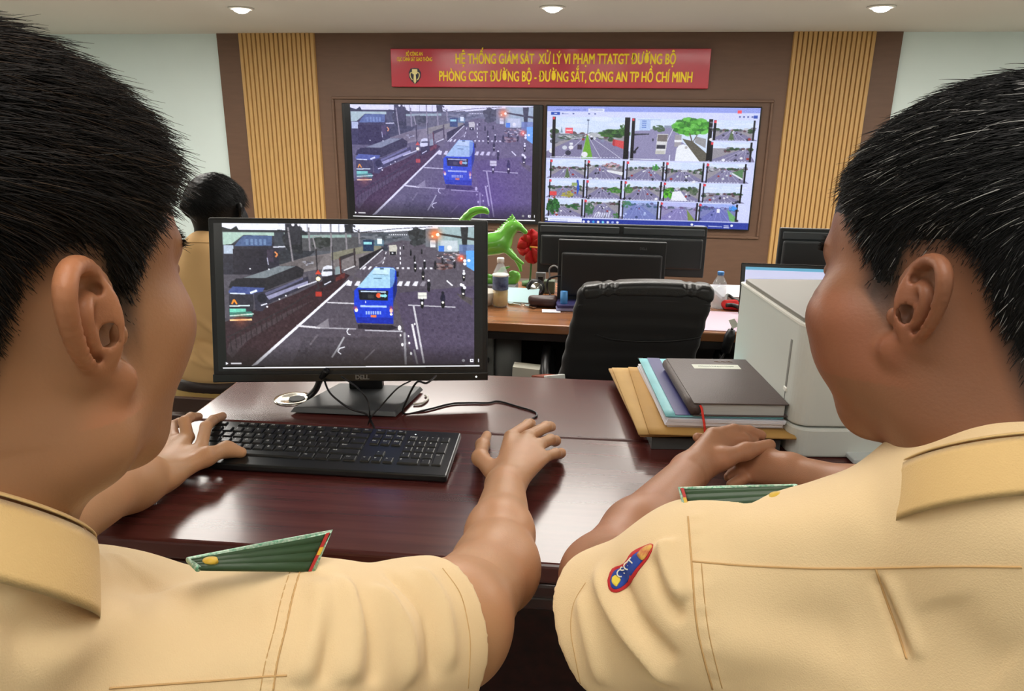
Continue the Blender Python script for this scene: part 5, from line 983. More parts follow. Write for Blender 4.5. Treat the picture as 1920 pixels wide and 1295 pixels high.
def epaulette(root, far, near, flip=1):
    """far / near: (inner, outer) corners of the two long sides"""
    a0, a1, b0, b1 = far[0], far[1], near[0], near[1]; nrm = (a1-a0).cross(b0-a0).normalized(); nrm = nrm if nrm.dot(EYE-a0) > 0 else -nrm
    e = MB(); n = 8; rows = []
    for k in range(5):
        v = k/4; rows.append([(a0.lerp(a1, u))*(1-v)+(b0.lerp(b1, u))*v+nrm*0 for u in [i/n for i in range(n+1)]])
    for r0, r1 in zip(rows[:-1], rows[1:]): e.quadstrip(r0, r1)
    o = e.build('epaulette', ep_green, root, True, solid=.0028)
    MB().tube([b0, a0, a0.lerp(a1, .5), a1, b1], .0024, 8).build('epaulette_trim', ep_trim, o, True)
    ax = a1-a0; bx = b1-b0
    s1 = MB(); s1.quadstrip([a0+ax*.955, b0+bx*.955], [a0+ax*.985, b0+bx*.985]); s1.build('red_stripe', ep_red, o, solid=.0042)
    s1 = MB(); s1.quadstrip([(a0+ax*.958)*.6+(b0+bx*.958)*.4, (a0+ax*.958)*.4+(b0+bx*.958)*.6], [(a0+ax*.99)*.6+(b0+bx*.99)*.4, (a0+ax*.99)*.4+(b0+bx*.99)*.6]); s1.build('gold_mark', ep_gold, o, solid=.0052)
    MB().lathe([(.0001, .004), (.005, .003), (.006, 0)], 14, Matrix.Translation((a0+ax*.12)*.5+(b0+bx*.12)*.5) @ nrm.to_track_quat('Z', 'Y').to_matrix().to_4x4()).build('shoulder_button', ep_gold, o, True)
    return o
def collar(root, c0, axis, fw, r0, r1, h, m, name='collar', gap=.25, lift=.0):
    """folded collar: a leaning band round the neck, open at the throat (fw side)"""
    side = axis.cross(fw).normalized(); f2 = side.cross(axis).normalized() if side.cross(axis).dot(fw) > 0 else -side.cross(axis).normalized()
    A = []; B = []; Cc = []; n = 40
    for i in range(n+1):
        a = math.pi/2+gap+(2*math.pi-2*gap)*i/n; d = side*math.cos(a)+f2*math.sin(a); q = (1+math.sin(a))/2
        A.append(c0+axis*(h-.012*q)+d*r0*(.98)); B.append(c0+axis*(h*.93-.014*q)+d*(r0+.006)); Cc.append(c0-axis*(.016+.022*q)+d*(r1+.012*q))
    D = [a-axis*h*.9+(c0-a-axis*0).normalized()*0 for a in A]
    b = MB().quadstrip(D, A).quadstrip(A, B).quadstrip(B, Cc); return b.build(name, m, root, True, solid=.0022, sub=1)
def officer(name_label, hd, HM, fat, ear, neck, J1, J2, hip, arms, sleeves, skin_rgb, arm_rgb, skinm, hairfn, belly=1.0, chin=(0, 0, 0), jaw=1.0):
    root = empty('person', (hip.x, hip.y, 0), 0, name_label, 'person'); W0 = Matrix.Translation((-hip.x, -hip.y, 0))
    # head + neck at fine grain, torso coarse, arms with hands: one body mesh
    cH = HM.translation; G = Solid(np.array(cH)-np.array((.155, .155, .20))*hd, np.array(cH)+np.array((.155, .155, .17))*hd, .0016)
    G.M = HM; G.sc = hd; nk = HM.inverted() @ neck; head_prims(G, fat, True, ear, nk, jaw)
    V, Q = G.mesh(1); Mi = np.array(HM.inverted()); PL = (np.c_[V, np.ones(len(V))] @ Mi.T)[:, :3]
    w_ = smooth01((PL[:, 1]+.005)/.06)*smooth01((-PL[:, 2]-.015)/.06); PL[:, 2] += w_*chin[0]; PL[:, 1] -= w_*chin[1]; ck = np.exp(-((PL[:, 2]+.004)/.035)**2-((PL[:, 1]-.055)/.035)**2)*np.sign(PL[:, 0])*smooth01(np.abs(PL[:, 0])/.03); PL[:, 0] += ck*chin[2]
    V = ((np.c_[PL, np.ones(len(PL))] @ np.array(HM).T)[:, :3]).astype(np.float32); mask, hk = hairfn('mask', PL, None, None)
    C = skin_colour(PL, skin_rgb, mask*.93, (34, 28, 26), 3)
    earm = smooth01((np.abs(PL[:, 0])-.080)/.008)*(np.abs(PL[:, 2]) < .05); C[:, 0] *= 1+.12*earm
    headVQ = (V, Q); parts = [(V, Q)]; cols = [C]
    lo, hi = bounds([J1, J2, neck, hip], .22); T = Solid(lo, hi, .010); torso(T, J1, J2, neck, hip, -.012, belly=belly, trap=(.06, .030, .03, .05), dip=.05); T.half(HM.translation+(neck-HM.translation)*1.0+Vector((0, 0, .03)), (0, 0, 1)); v, q = T.mesh(1); parts.append((v, q)); cols.append(skin_colour(v, arm_rgb, None, None, 5))
    for arm in arms:
        v, q = arm(); parts.append((v, q)); cols.append(skin_colour(v, arm_rgb, None, None, 8))
    V, Q = merge(parts); V = V-np.array((hip.x, hip.y, 0), np.float32); body = solid_obj('body', V, Q, skinm, root, np.concatenate(cols))
    return root, headVQ, W0
def add_child(o, root): o.parent = root; o.location = -root.location; return o
# ================= left officer
hdL = 1.12; azL = math.radians(15)
HML = head_frame((160, 630), .39, 1, azL, math.radians(-2), math.radians(5), hdL)
fwL = HML.to_3x3() @ Vector((0, 1, 0)); 
neckL = HML.translation+Vector((-.005, -.055, -.150))
JRL = Pt(560, 1245, .590); JLL = JRL+Vector((-.385, -.005, .0)); hipL = Vector(((JRL.x+JLL.x)/2-.02, .27, .50))
def hairL(what, P, N, r_):
    th = np.arctan2(np.abs(P[:, 0]), P[:, 1])
    m = head_mask(P, .048, front=.078, temple=.044, burn=-.028, back=-.098)
    if what == 'mask': return m, None
    if what == 'len':
        top = smooth01((P[:, 2]-.035)/.055); fr = smooth01((P[:, 1]-.035)/.05)
        return .0035+.010*m*smooth01((P[:, 2]-hair_line(th))/.05)+.020*top-.009*top*fr, m**1.5+1e-6
    D = np.tile(np.array([0.15, 1.0, -.25]), (len(P), 1)); fr = smooth01((P[:, 1]-.05)/.04)*smooth01((P[:, 2]-.04)/.03); D[:, 2] += .5*fr; side = 1-smooth01((P[:, 2]-.02)/.06); D[:, 2] -= .9*side; D[:, 1] -= .35*side
    return D
def arm_right_L():
    EL = Pt(930, 1062, .885); WR = Pz(948, 908, .808); z = lambda px, py, h: Pz(px, py, h)
    pts = [JRL, EL, WR, z(1050, 850, .78)]; lo, hi = bounds(pts, .085); G = Solid(lo, hi, .0022)
    CM = Pt(842, 1172, .71); G.cap(JRL, CM, .058, .056, k=.0).cap(CM, EL, .056, .046, k=.03); G.cap(EL, EL.lerp(WR, .35), .045, .043, k=.03).cap(EL.lerp(WR, .35), WR, .043, .0285, k=.02); G.ell(EL+Vector((0, -.004, -.004)), (.042, .042, .040), k=.03)
    M = [z(958, 818, .812), z(990, 818, .815), z(1010, 834, .811), z(1018, 858, .804)]
    pal = (M[1]+M[2])/2; nrm = Vector((-.1, -.1, 1)).normalized()
    for m in M: G.cap(WR, m, .023, .0125, k=.014, flat=nrm, fn_=.8)
    tips = [[z(990, 796, .806), z(1001, 791, .788), z(998, 793, .774)], [z(1024, 800, .806), z(1037, 799, .788), z(1036, 802, .774)], [z(1032, 824, .800), z(1042, 826, .784), z(1040, 829, .773)], [z(1042, 850, .794), z(1052, 849, .781), z(1050, 853, .772)]]
    for m, tp, r in zip(M, tips, (.0108, .011, .0105, .0095)): finger(G, [m]+tp, r, r*.8)
    finger(G, [z(925, 885, .800), z(901, 858, .796), z(905, 834, .785), z(913, 816, .776)], .0150, .0088, .012)
    return G.mesh(1)
def arm_left_L():
    WR = Pz(300, 893, .795); EL = Pz(75, 1010, .815); EL.y = max(EL.y, .88); z = lambda px, py, h: Pz(px, py, h)
    pts = [JLL, EL, WR, z(460, 840, .80), z(330, 790, .78)]; lo, hi = bounds(pts, .085); G = Solid(lo, hi, .0024)
    G.cap(JLL, EL, .054, .045, k=0).cap(EL, EL.lerp(WR, .4), .044, .042, k=.02).cap(EL.lerp(WR, .4), WR, .042, .0275, k=.02)
    M = [z(377, 838, .800), z(352, 820, .803), z(326, 822, .798), z(304, 838, .790)]; nrm = Vector((0, 0, 1))
    for m in M: G.cap(WR, m, .022, .0115, k=.016, flat=nrm, fn_=.75)
    finger(G, [M[0], z(386, 800, .815), z(400, 787, .800), z(417, 780, .782)], .0108, .0082); finger(G, [M[1], z(346, 790, .822), z(358, 782, .808), z(372, 781, .790)], .0108, .0082)
    finger(G, [M[2], z(322, 798, .800), z(336, 792, .785), z(346, 792, .775)], .0105, .0078); finger(G, [M[3], z(296, 822, .790), z(305, 812, .780), z(314, 808, .772)], .0095, .0072)
    finger(G, [z(330, 885, .795), z(386, 856, .798), z(425, 842, .792), z(452, 848, .784)], .0165, .0095, .014)
    return G.mesh(1)
rootL, hVQ, _ = officer('person at the left in a pale yellow uniform shirt, typing and using the mouse', hdL, HML, 1.03, 1.07, neckL, JLL, JRL, hipL, [arm_right_L, arm_left_L], None, (158, 112, 78), (190, 142, 104), skin_l, hairL, chin=(.010, .010, .0), jaw=1.16)
def shell_and_hair(root, HM, hd, hVQ, hairfn, n1, n2, seed, cols, colp, thick=.010, lift=.35):
    V, Q = hVQ; Mi = np.array(HM.inverted()); M3 = np.array(HM.to_3x3())/hd
    # underlying hair mass where the hair is long
    PL = (np.c_[V, np.ones(len(V))] @ Mi.T)[:, :3]; N = vnorm(V, Q); ln, pr = hairfn('len', PL, None, None); q = smooth01((ln-.006)/.022)*smooth01((0.076-np.abs(PL[:, 0])*0)/.01)
    keep = (q > .02); kf = keep[Q].all(1); used = np.unique(Q[kf]); rm = -np.ones(len(V), int); rm[used] = np.arange(len(used))
    sv = V[used]+N[used]*(q[used]*.75*thick*hd*(1+.22*snoise(V[used], 120, 4)+.12*snoise(V[used], 420, 5)))[:, None]; sq = rm[Q[kf]]; c0 = np.array([lin(x) for x in cols[0]])*.6
    fl = lambda PL_, NL_, r_: hairfn('flow', PL_, NL_, r_)
    # lift the roots onto that mass for the long hair
    V2 = V+N*(q*thick*.9*hd)[:, None]
    a = strands(V2, Q, Mi, M3, lambda P: hairfn('len', P, None, None), fl, n1, seed, cols=cols, colp=colp, lift=lift)
    b = strands(V, Q, Mi, M3, lambda P: (lambda l, p: (np.minimum(l, .006), p*(1-smooth01((P[:, 2]-.06)/.03))+1e-6))(*hairfn('len', P, None, None)), fl, n2, seed+1, seg=3, base_r=.00026, cols=cols, colp=colp, lift=.25)
    VV = np.concatenate([sv, a[0], b[0]]); FF = np.concatenate([sq, a[1]+len(sv), b[1]+len(sv)+len(a[0])]); CC = np.concatenate([np.tile(c0, (len(sv), 1)), a[2], b[2]])
    o = solid_obj('hair', VV, FF, hair_m, None, CC); add_child(o, root)
shell_and_hair(rootL, HML, hdL, hVQ, hairL, 34000, 12000, 5, ((20, 17, 16), (34, 27, 23), (60, 46, 34)), (.6, .3, .1), thick=.011)
def brow(root, HM, hd, hVQ, sd):
    V, Q = hVQ; Mi = np.array(HM.inverted()); M3 = np.array(HM.to_3x3())/hd
    def ln(P): d = ((P[:, 0]-sd*(.032))/.021)**2+((P[:, 2]-.031+.10*np.abs(np.abs(P[:, 0])-.028))/.0052)**2; return np.full(len(P), .009), (d < 1)*(P[:, 1] > .03)+1e-9
    VV, FF, CC = strands(V, Q, Mi, M3, ln, lambda P, N, r_: np.tile(np.array([sd*1.0, -.1, .25]), (len(P), 1)), 420, 31, seg=3, base_r=.00028, cols=((30, 24, 20),), lift=.3)
    add_child(solid_obj('eyebrow', VV, FF, hair_m, None, CC), root)
for sd in (-1, 1): brow(rootL, HML, hdL, hVQ, sd)
# shirt
CUF = Pt(822, 1188, .695); ELc = Pt(928, 1045, .885); CUL = JLL.lerp(Pz(75, 1010, .815), .5)
def shirt_solid(J1, J2, neck, hip, sleeves, h=.0034, belly=1.0, trap=(.02, .046, .018, .07, .068, -.006), dip=0.0):
    pts = [J1, J2, neck, hip]+[s[1] for s in sleeves]; lo, hi = bounds(pts, .16); hi[2] = neck.z+.13; lo[2] = hip.z-.06
    G = Solid(lo, hi, h); R, up, fw = torso(G, J1, J2, neck, hip, .010, belly=belly, trap=trap, dip=dip)
    for J, c, r0, r1 in sleeves: G.cap(J, c+(c-J).normalized()*.05, r0, r1, k=.035)
    for J, c, r0, r1 in sleeves:
        d = (c-J).normalized()
        # hollow the cuff and cut it square
        G.cap(J.lerp(c, .45), c+d*.12, r1*.35, r1-.007, k=.0, op='-')
    return G, R, up, fw
G, R_, upL, fwTL = shirt_solid(JLL, JRL, neckL, hipL, [(JRL, CUF, .073, .075), (JLL, CUL, .073, .074)], trap=(.085, .020, .040, .066, .069, .014), dip=.030)
def smooth_cuff(V, Q, cuffs):
    for J, c in cuffs:
        d = np.array((c-J).normalized()); R = V-np.array(c); pl = R @ d; rad = np.linalg.norm(R-pl[:, None]*d, axis=1); m = (np.abs(pl) < .014) & (rad < .12)
        sub = Q[m[Q].any(1)]; ids = np.unique(sub); rm = -np.ones(len(V), int); rm[ids] = np.arange(len(ids)); v = V[ids].copy(); q = rm[sub]
        for _ in range(9): v = np.where(m[ids][:, None], relaxv(v, q, .5), v)
        V = V.copy(); V[ids] = v
    return V
def cut_cuff(G, J, c, r):
    """remove what lies beyond the cuff plane, near the sleeve only"""
    d = (c-J).normalized(); dn = np.array(d, np.float32); cc = np.array(c, np.float32); ax = [G.lo[a]+G.h*np.arange(G.n[a], dtype=np.float32) for a in range(3)]
    X_, Y_, Z_ = ax[0][:, None, None]-cc[0], ax[1][None, :, None]-cc[1], ax[2][None, None, :]-cc[2]; pl = X_*dn[0]+Y_*dn[1]+Z_*dn[2]; rad = np.sqrt(np.maximum(X_*X_+Y_*Y_+Z_*Z_-pl*pl, 0))
    m = (rad < r) & (pl > -.03) & (pl < .16); G.f = np.where(m, np.maximum(G.f, pl), G.f)
cut_cuff(G, JRL, CUF, .12); cut_cuff(G, JLL, CUL, .12)
V, Q = G.mesh(2); V = smooth_cuff(V, Q, [(JRL, CUF), (JLL, CUL)]); shL = Cloth(V, Q)
for pts, w_, a in (([(600, 1080), (590, 1180), (560, 1290)], .010, .006), ([(640, 1075), (665, 1180), (650, 1290)], .011, .007), ([(700, 1090), (760, 1180), (770, 1290)], .010, .006), ([(780, 1060), (830, 1130), (850, 1260)], .008, .005),
                  ([(655, 1080), (700, 1200), (700, 1290)], .008, -.005), ([(720, 1060), (800, 1150), (815, 1290)], .007, -.005), ([(575, 1110), (610, 1200), (600, 1290)], .006, -.004),
                  ([(30, 1290), (180, 1180), (330, 1120), (480, 1110)], .020, .005), ([(0, 1200), (150, 1120), (300, 1090)], .020, -.005), ([(250, 1290), (400, 1180), (500, 1150)], .016, -.003), ([(0, 1120), (120, 1060), (250, 1050)], .018, .005)): shL.fold(pts, w_, a*1.3)
shL.V += (shL.N*(snoise(shL.V, 14, 2)*.0022+snoise(shL.V, 32, 6)*.0009)[:, None]).astype(np.float32)
arm_seam = [(565, 1062), (548, 1120), (535, 1180), (520, 1240), (512, 1294)]; shL.done()
shL.band([(556, 1066), (537, 1120), (524, 1180), (509, 1240), (500, 1294)], .0050, .0012, .9, 95); shL.done()
o = solid_obj('shirt', shL.V, shL.Q, shirt_m, None); add_child(o, rootL)
for nm, pts in (('armhole_seam', arm_seam), ('armhole_stitching', [(545, 1066), (528, 1120), (514, 1180), (498, 1240), (488, 1294)]), ('yoke_seam', [(205, 1290), (300, 1283), (400, 1276), (500, 1268), (538, 1266)]), ('cuff_stitching', [(830, 1065), (862, 1110), (876, 1160), (882, 1210), (878, 1290)])):
    so_ = shL.seam(pts, None, .0008 if 'stitch' not in nm else .00045, name=nm)
    if so_: add_child(so_, rootL)
axL = (HML.translation-neckL).normalized(); add_child(collar(None, neckL+Vector((0, .002, .014)), Vector((0, .66, .75)).normalized(), Vector((.1, 1, 0)), .067, .079, .028, shirt_in), rootL)
o = epaulette(None, (Pt(352, 1050, .53), Pt(621, 997, .60)), (Pt(372, 1066, .515), Pt(585, 1072, .575))); add_child(o, rootL)
seated_legs(rootL, Vector((0, 0, hipL.z)), Vector((0, 1, 0)), Vector((1, 0, 0)), trouser_m); stool(hipL.x, hipL.y, hipL.z-.115, 'round black stool under the left officer')
# ================= right officer
hdR = 1.08; azR = math.radians(-38)
HMR = head_frame((1736, 588), .46, -1, azR, math.radians(-5), math.radians(-3), hdR)
fwR = HMR.to_3x3() @ Vector((0, 1, 0)); neckR = HMR.translation+Vector((.012, -.055, -.125))
JLR = Pt(1330, 1120, .615); JRR = JLR+Vector((.40, .0, .0)); hipR = Vector(((JRR.x+JLR.x)/2+.01, .26, .50))
def hairR(what, P, N, r_):
    th = np.arctan2(np.abs(P[:, 0]), P[:, 1]); m = head_mask(P, .044, front=.078, temple=.044, burn=-.022, back=-.085)
    if what == 'mask': return m, None
    if what == 'len':
        top = smooth01((P[:, 2]-.03)/.06); return .0035+.009*m*smooth01((P[:, 2]-hair_line(th))/.05)+.013*top, m**1.5+1e-6
    D = np.tile(np.array([-.1, 1.0, -.35]), (len(P), 1)); side = 1-smooth01((P[:, 2]-.02)/.06); D[:, 2] -= .9*side; D[:, 1] -= .45*side
    return D
def arm_left_R():
    EL = Pt(1128, 1082, .87); WR = Pz(1292, 885, .812); z = lambda px, py, h: Pz(px, py, h)
    pts = [JLR, EL, WR, z(1450, 830, .83)]; lo, hi = bounds(pts, .085); G = Solid(lo, hi, .0022)
    G.cap(JLR, EL, .056, .048, k=0).cap(EL, EL.lerp(WR, .35), .047, .045, k=.02).cap(EL.lerp(WR, .35), WR, .045, .029, k=.02)
    M = [z(1336, 815, .846), z(1352, 824, .838), z(1362, 838, .826), z(1368, 852, .812)]
    for m in M: G.cap(WR, m, .023, .0125, k=.014)
    finger(G, [M[0], z(1376, 806, .846), z(1404, 808, .838), z(1427, 816, .828)], .0110, .0088); finger(G, [M[1], z(1392, 822, .834), z(1412, 830, .820), z(1422, 840, .806)], .0112, .0086)
    finger(G, [M[2], z(1396, 836, .822), z(1412, 846, .806), z(1418, 858, .795)], .0108, .0085); finger(G, [M[3], z(1392, 856, .808), z(1404, 868, .795), z(1406, 880, .785)], .0098, .0078)
    finger(G, [z(1322, 868, .818), z(1356, 860, .826), z(1398, 846, .832), z(1443, 834, .832)], .0165, .0100, .014)
    return G.mesh(1)
def arm_right_R():
    WR = Pz(1480, 884, .806); EL = Pz(1700, 960, .815); EL.y = max(EL.y, .80); z = lambda px, py, h: Pz(px, py, h)
    pts = [JRR, EL, WR, z(1320, 815, .83), z(1370, 905, .78)]; lo, hi = bounds(pts, .085); G = Solid(lo, hi, .0026)
    G.cap(JRR, EL, .056, .048, k=0).cap(EL, EL.lerp(WR, .4), .046, .040, k=.02).cap(EL.lerp(WR, .4), WR, .040, .0275, k=.02)
    M = [z(1420, 858, .812), z(1414, 868, .802), z(1410, 880, .792), z(1408, 892, .784)]
    for m in M: G.cap(WR, m, .022, .012, k=.016)
    finger(G, [M[0], z(1385, 842, .812), z(1350, 828, .826), z(1308, 820, .838)], .0108, .0084); finger(G, [M[1], z(1385, 868, .796), z(1368, 866, .790), z(1358, 868, .785)], .0108, .0084)
    finger(G, [M[2], z(1388, 884, .788), z(1374, 888, .782), z(1366, 894, .778)], .0105, .0082); finger(G, [M[3], z(1392, 898, .782), z(1380, 904, .778), z(1370, 908, .776)], .0095, .0075)
    finger(G, [z(1460, 872, .812), z(1436, 850, .820), z(1420, 840, .822)], .0150, .0100, .012)
    return G.mesh(1)
rootR, hVQ, _ = officer('person at the right in a pale yellow uniform shirt, hands clasped on the desk', hdR, HMR, 1.2, .95, neckR, JLR, JRR, hipR, [arm_left_R, arm_right_R], None, (136, 92, 67), (172, 122, 92), skin_r, hairR, belly=1.04, chin=(.006, .004, .009))
shell_and_hair(rootR, HMR, hdR, hVQ, hairR, 36000, 14000, 15, ((22, 22, 23), (38, 37, 38), (150, 148, 146)), (.66, .29, .05), thick=.007, lift=.24)
for sd in (-1, 1): brow(rootR, HMR, hdR, hVQ, sd)
CUR = Pt(1138, 1175, .690); CRR = JRR.lerp(Pz(1700, 960, .815), .5)
G, R_, upR, fwTR = shirt_solid(JLR, JRR, neckR, hipR, [(JLR, CUR, .070, .074), (JRR, CRR, .073, .074)], belly=1.06, trap=(.012, .044, .032, .074, .064, -.006)); cut_cuff(G, JLR, CUR, .12); cut_cuff(G, JRR, CRR, .12)
V, Q = G.mesh(2); V = smooth_cuff(V, Q, [(JLR, CUR), (JRR, CRR)]); shR = Cloth(V, Q)
for pts, w_, a in (([(1120, 1060), (1150, 1140), (1210, 1230), (1260, 1290)], .009, .008), ([(1155, 1060), (1190, 1160), (1270, 1250)], .009, -.006), ([(1250, 1010), (1255, 1060), (1285, 1130)], .009, .008), ([(1230, 1040), (1240, 1100), (1280, 1170)], .007, -.006), ([(1090, 1110), (1105, 1200), (1130, 1290)], .008, .005), ([(1180, 1150), (1220, 1250), (1240, 1290)], .010, -.005),
                  ([(1350, 1000), (1500, 990), (1650, 960)], .02, .004), ([(1330, 1100), (1450, 1160), (1600, 1180)], .022, -.003), ([(1640, 1075), (1672, 1150), (1700, 1235)], .0045, -.0045), ([(1655, 1075), (1690, 1150), (1725, 1240)], .007, .003), ([(1760, 1120), (1820, 1200), (1900, 1260)], .02, -.003), ([(1320, 1220), (1500, 1230), (1640, 1290)], .02, .003)): shR.fold(pts, w_, a*1.25)
shR.V += (shR.N*(snoise(shR.V, 13, 12)*.0022+snoise(shR.V, 30, 16)*.0009)[:, None]).astype(np.float32); shR.done()
shR.band([(1302, 966), (1310, 1055), (1322, 1180), (1350, 1294)], .0052, .0012, .5, 60); shR.done()
o = solid_obj('shirt', shR.V, shR.Q, shirt_m, None); add_child(o, rootR)
for nm, pts in (('armhole_seam', [(1290, 968), (1297, 1055), (1308, 1180), (1336, 1292)]), ('armhole_stitching', [(1315, 1056), (1328, 1180), (1354, 1290)]), ('yoke_seam', [(1298, 1052), (1400, 1060), (1520, 1065), (1642, 1065), (1780, 1062), (1916, 1063)]), ('pleat_seam', [(1642, 1066), (1660, 1120), (1682, 1180), (1700, 1235)]), ('cuff_stitching', [(1098, 1092), (1076, 1130), (1070, 1180), (1080, 1240), (1090, 1290)])):
    so_ = shR.seam(pts, None, .0008 if 'stitch' not in nm else .00045, name=nm)
    if so_: add_child(so_, rootR)
axR = (HMR.translation-neckR).normalized(); add_child(collar(None, neckR+Vector((.0, -.012, .002)), Vector((-.03, .60, .80)).normalized(), Vector((-.1, 1, 0)), .068, .077, .024, shirt_in), rootR)
o = epaulette(None, (Pt(1492, 912, .585), Pt(1274, 917, .635)), (Pt(1470, 950, .555), Pt(1290, 968, .60))); add_child(o, rootR)
pt = shR.patch('arm_patch', [(1139, 1088), (1148, 1066), (1170, 1056), (1184, 1036), (1206, 1024), (1224, 1020), (1216, 1044), (1196, 1070), (1178, 1098), (1156, 1110), (1142, 1104)], mat('patch_red', (196, 40, 44), .7), None); add_child(pt, rootR)
pb = shR.patch('patch_field', [(1144, 1088), (1152, 1070), (1173, 1060), (1188, 1040), (1207, 1030), (1216, 1028), (1210, 1044), (1191, 1067), (1173, 1094), (1156, 1104), (1146, 1100)], mat('patch_blue', (40, 74, 168), .7, var=.15, vscale=300), None, off=.0022); add_child(pb, rootR)
pb = shR.patch('patch_star', [(1148, 1082), (1154, 1078), (1160, 1081), (1164, 1087), (1160, 1093), (1156, 1099), (1150, 1095), (1147, 1090)], mat('patch_yellow', (232, 206, 70), .6), None, off=.0032, rings=2); add_child(pb, rootR)
for lt, cx, cy_ in (('C', 1163, 1076), ('S', 1169, 1069), ('G', 1176, 1062), ('T', 1184, 1054)):
    h, n = shR.hit(cx, cy_); q = (EYE-h).normalized(); d = (Pt(1186, 1050, .65)-Pt(1162, 1078, .65)).normalized(); d = (d-q*d.dot(q)).normalized(); Rm = Matrix((d, q.cross(d), q)).transposed().to_4x4()
    me = text_mesh(lt, .0088, Matrix.Translation(h+q*.0036) @ Rm, .0001); add_child(mesh_obj('patch_letter', me, mat('patch_cream', (226, 222, 200), .6), None), rootR)
pb = shR.patch('patch_emblem', [(1194, 1040), (1206, 1026), (1222, 1021), (1216, 1036), (1204, 1050)], mat('patch_emblem_red', (200, 96, 70), .6, col2=(230, 190, 90), vscale=200), None, off=.0032, rings=2); add_child(pb, rootR)
seated_legs(rootR, Vector((0, 0, hipR.z)), Vector((0, 1, 0)), Vector((1, 0, 0)), trouser_m); stool(hipR.x, hipR.y, hipR.z-.115, 'round black stool under the right officer')
# ================= officer in the background, seen from behind at the left
cHB = Pt(406, 402, 2.36); hdB = 1.0
HMB = Matrix.Translation(cHB) @ Matrix.Rotation(-math.radians(2), 4, 'Z') @ Matrix.Scale(hdB, 4)
neckB = cHB+Vector((-.005, -.045, -.105)); JLB = Vector((cHB.x-.18, cHB.y-.03, cHB.z-.185)); JRB = Vector((cHB.x+.17, cHB.y-.03, cHB.z-.185)); hipB = Vector((cHB.x-.02, cHB.y-.02, .50))
rootB = empty('person', (hipB.x, hipB.y, 0), 0, 'seated person in the background seen from behind with a dark belt, left of the monitor', 'person')
G = Solid(np.array(cHB)-.16, np.array(cHB)+.16, .003); G.M = HMB; head_prims(G, 1.0, True, 1.0, HMB.inverted() @ neckB); V1, Q1 = G.mesh(1); Mi = np.array(HMB.inverted()); PL = (np.c_[V1, np.ones(len(V1))] @ Mi.T)[:, :3]
def hairB(what, P, N, r_):
    m = head_mask(P, .02, front=.078, temple=.05, burn=.012, back=-.022)
    m = m*(1-(P[:, 2] < .034)*(np.abs(P[:, 0]) > .068)*(P[:, 1] < .03)*(P[:, 1] > -.055))
    if what == 'mask': return m, None
    if what == 'len': top = smooth01((P[:, 2]-.0)/.05); return .009+.017*top, m**1.5+1e-6
    D = np.tile(np.array([.4, .3, -.5]), (len(P), 1)); D[:, 0] += P[:, 0]*4; return D
mask, _ = hairB('mask', PL, None, None); C1 = skin_colour(PL, (176, 118, 86), mask*.95, (22, 20, 20), 3)
lo, hi = bounds([JLB, JRB, neckB, hipB], .2); T = Solid(lo, hi, .01); torso(T, JLB, JRB, neckB, hipB, -.004, trap=(.06, .03, .03, .05), dip=.03); v, q = T.mesh(1)
def armB(J, s):
    EL = J+Vector((s*.05, .06, -.27)); WR = EL+Vector((-s*.06, .24, .02)); lo, hi = bounds([J, EL, WR, WR+Vector((0, .1, 0))], .1); G = Solid(lo, hi, .004)
    G.cap(J, EL, .052, .043, k=0).cap(EL, WR, .042, .027, k=.02)
    for i in range(4): m = WR+Vector((-.03+.02*i, .075, 0)); G.cap(WR, m, .02, .011, k=.012); finger(G, [m, m+Vector((0, .035, .004)), m+Vector((0, .06, -.012))], .010, .008)
    finger(G, [WR+Vector((-s*.02, .02, 0)), WR+Vector((-s*.045, .05, -.004)), WR+Vector((-s*.05, .075, -.008))], .012, .009); return G.mesh(1)
aL, aR = armB(JLB, -1), armB(JRB, 1); V, Q = merge([(V1, Q1), (v, q), aL, aR]); C = np.concatenate([C1]+[skin_colour(x, (182, 134, 100), None, None, 4) for x in (v, aL[0], aR[0])])
solid_obj('body', V-np.array((hipB.x, hipB.y, 0), np.float32), Q, skin_r, rootB, C)
shell_and_hair(rootB, HMB, hdB, (V1, Q1), hairB, 5000, 2500, 51, ((14, 14, 15), (24, 22, 22)), (.7, .3), thick=.008)
G, R_, upB, fwB = shirt_solid(JLB, JRB, neckB, hipB, [(JLB, JLB+Vector((-.04, .04, -.20)), .070, .072), (JRB, JRB+Vector((.04, .04, -.20)), .070, .072)], h=.006); cut_cuff(G, JLB, JLB+Vector((-.04, .04, -.20)), .11); cut_cuff(G, JRB, JRB+Vector((.04, .04, -.20)), .11)
V, Q = G.mesh(1); shB = Cloth(V, Q)
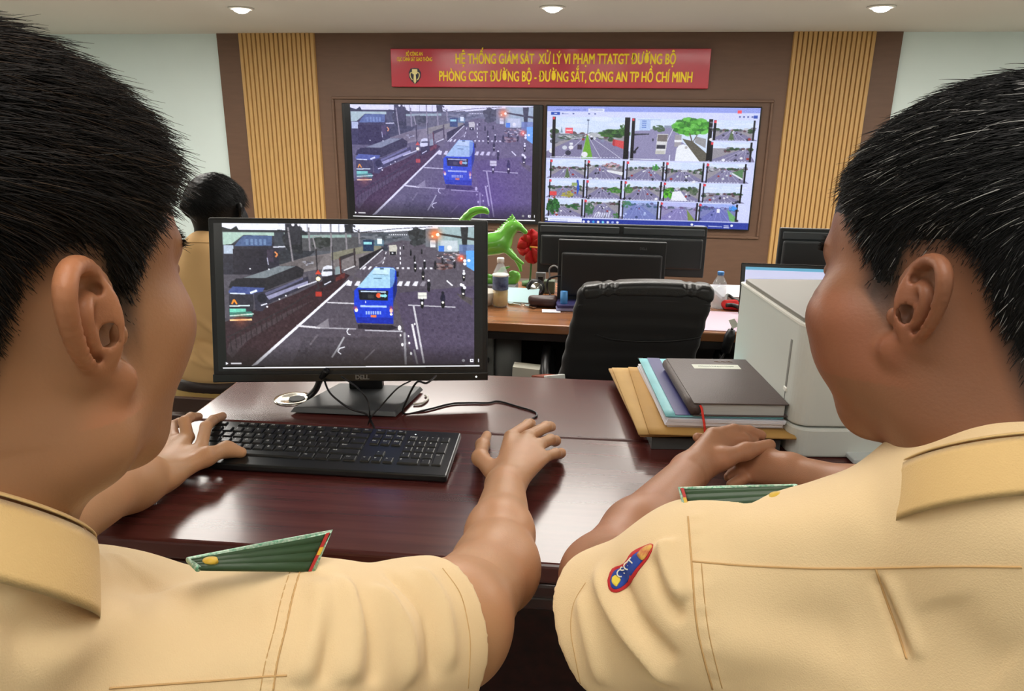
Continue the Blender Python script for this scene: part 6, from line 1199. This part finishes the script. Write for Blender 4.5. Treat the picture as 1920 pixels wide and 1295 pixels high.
for pts, w_, a in (([(362, 590), (400, 620), (450, 660)], .012, .008), ([(360, 640), (400, 650), (440, 690)], .012, -.008), ([(350, 620), (380, 670), (420, 690)], .010, .008), ([(355, 670), (385, 685), (420, 690)], .010, .006)): shB.fold(pts, w_, a)
shB.V += (shB.N*(snoise(shB.V, 12, 22)*.004)[:, None]).astype(np.float32); shB.done(); add_child(solid_obj('shirt', shB.V, shB.Q, mat('shirt_cloth_far', (222, 180, 124), .8), None), rootB)
s_ = shB.seam([(325, 452), (345, 453), (365, 454), (400, 455), (450, 456)], None, .0018, name='yoke_seam')
if s_: add_child(s_, rootB)
add_child(collar(None, neckB, Vector((0, .0, 1)), Vector((0, 1, 0)), .062, .082, .035, mat('shirt_cloth_far', (222, 180, 124), .8)), rootB)
zb = Py(360, 700, hipB.y).z
bl = MB().lathe([(.156, zb-.018), (.158, zb), (.156, zb+.018)], 40, Matrix.Diagonal((1.12, .92, 1, 1))).build('belt', mat('belt_dark', (44, 30, 26), .5), rootB, True, solid=.006)
tr_ = Solid((hipB.x-.25, hipB.y-.25, .35), (hipB.x+.25, hipB.y+.25, zb+.02), .008); tr_.ell((hipB.x, hipB.y, zb-.09), (.190, .165, .17), k=0); V, Q = tr_.mesh(1); add_child(solid_obj('trouser_seat', V, Q, mat('trouser_far', (176, 146, 84), .8), None), rootB)
seated_legs(rootB, Vector((0, 0, hipB.z)), Vector((0, 1, 0)), Vector((1, 0, 0)), mat('trouser_far', (176, 146, 84), .8))
t = empty('side_chair', (hipB.x, hipB.y, 0), 0, 'dark wooden chair under the seated person in the background', 'chair'); wc = mat('chair_wood_dark', (58, 34, 24), .4)
MB().box((-.22, -.20, .37), (.22, .24, .41), bev=.01).build('seat', wc, t)
for sx in (-1, 1):
    for sy2 in (-1, 1): MB().box((sx*.19-.02, sy2*.19-.02, 0), (sx*.19+.02, sy2*.19+.02, .37), bev=.004).build('leg', wc, t)
    MB().box((sx*.205-.02, -.245, .37), (sx*.205+.02, -.215, .60), bev=.004).build('back_post', wc, t)
MB().box((-.185, -.24, .44), (.185, -.22, .49), bev=.004).build('back_rail', wc, t)
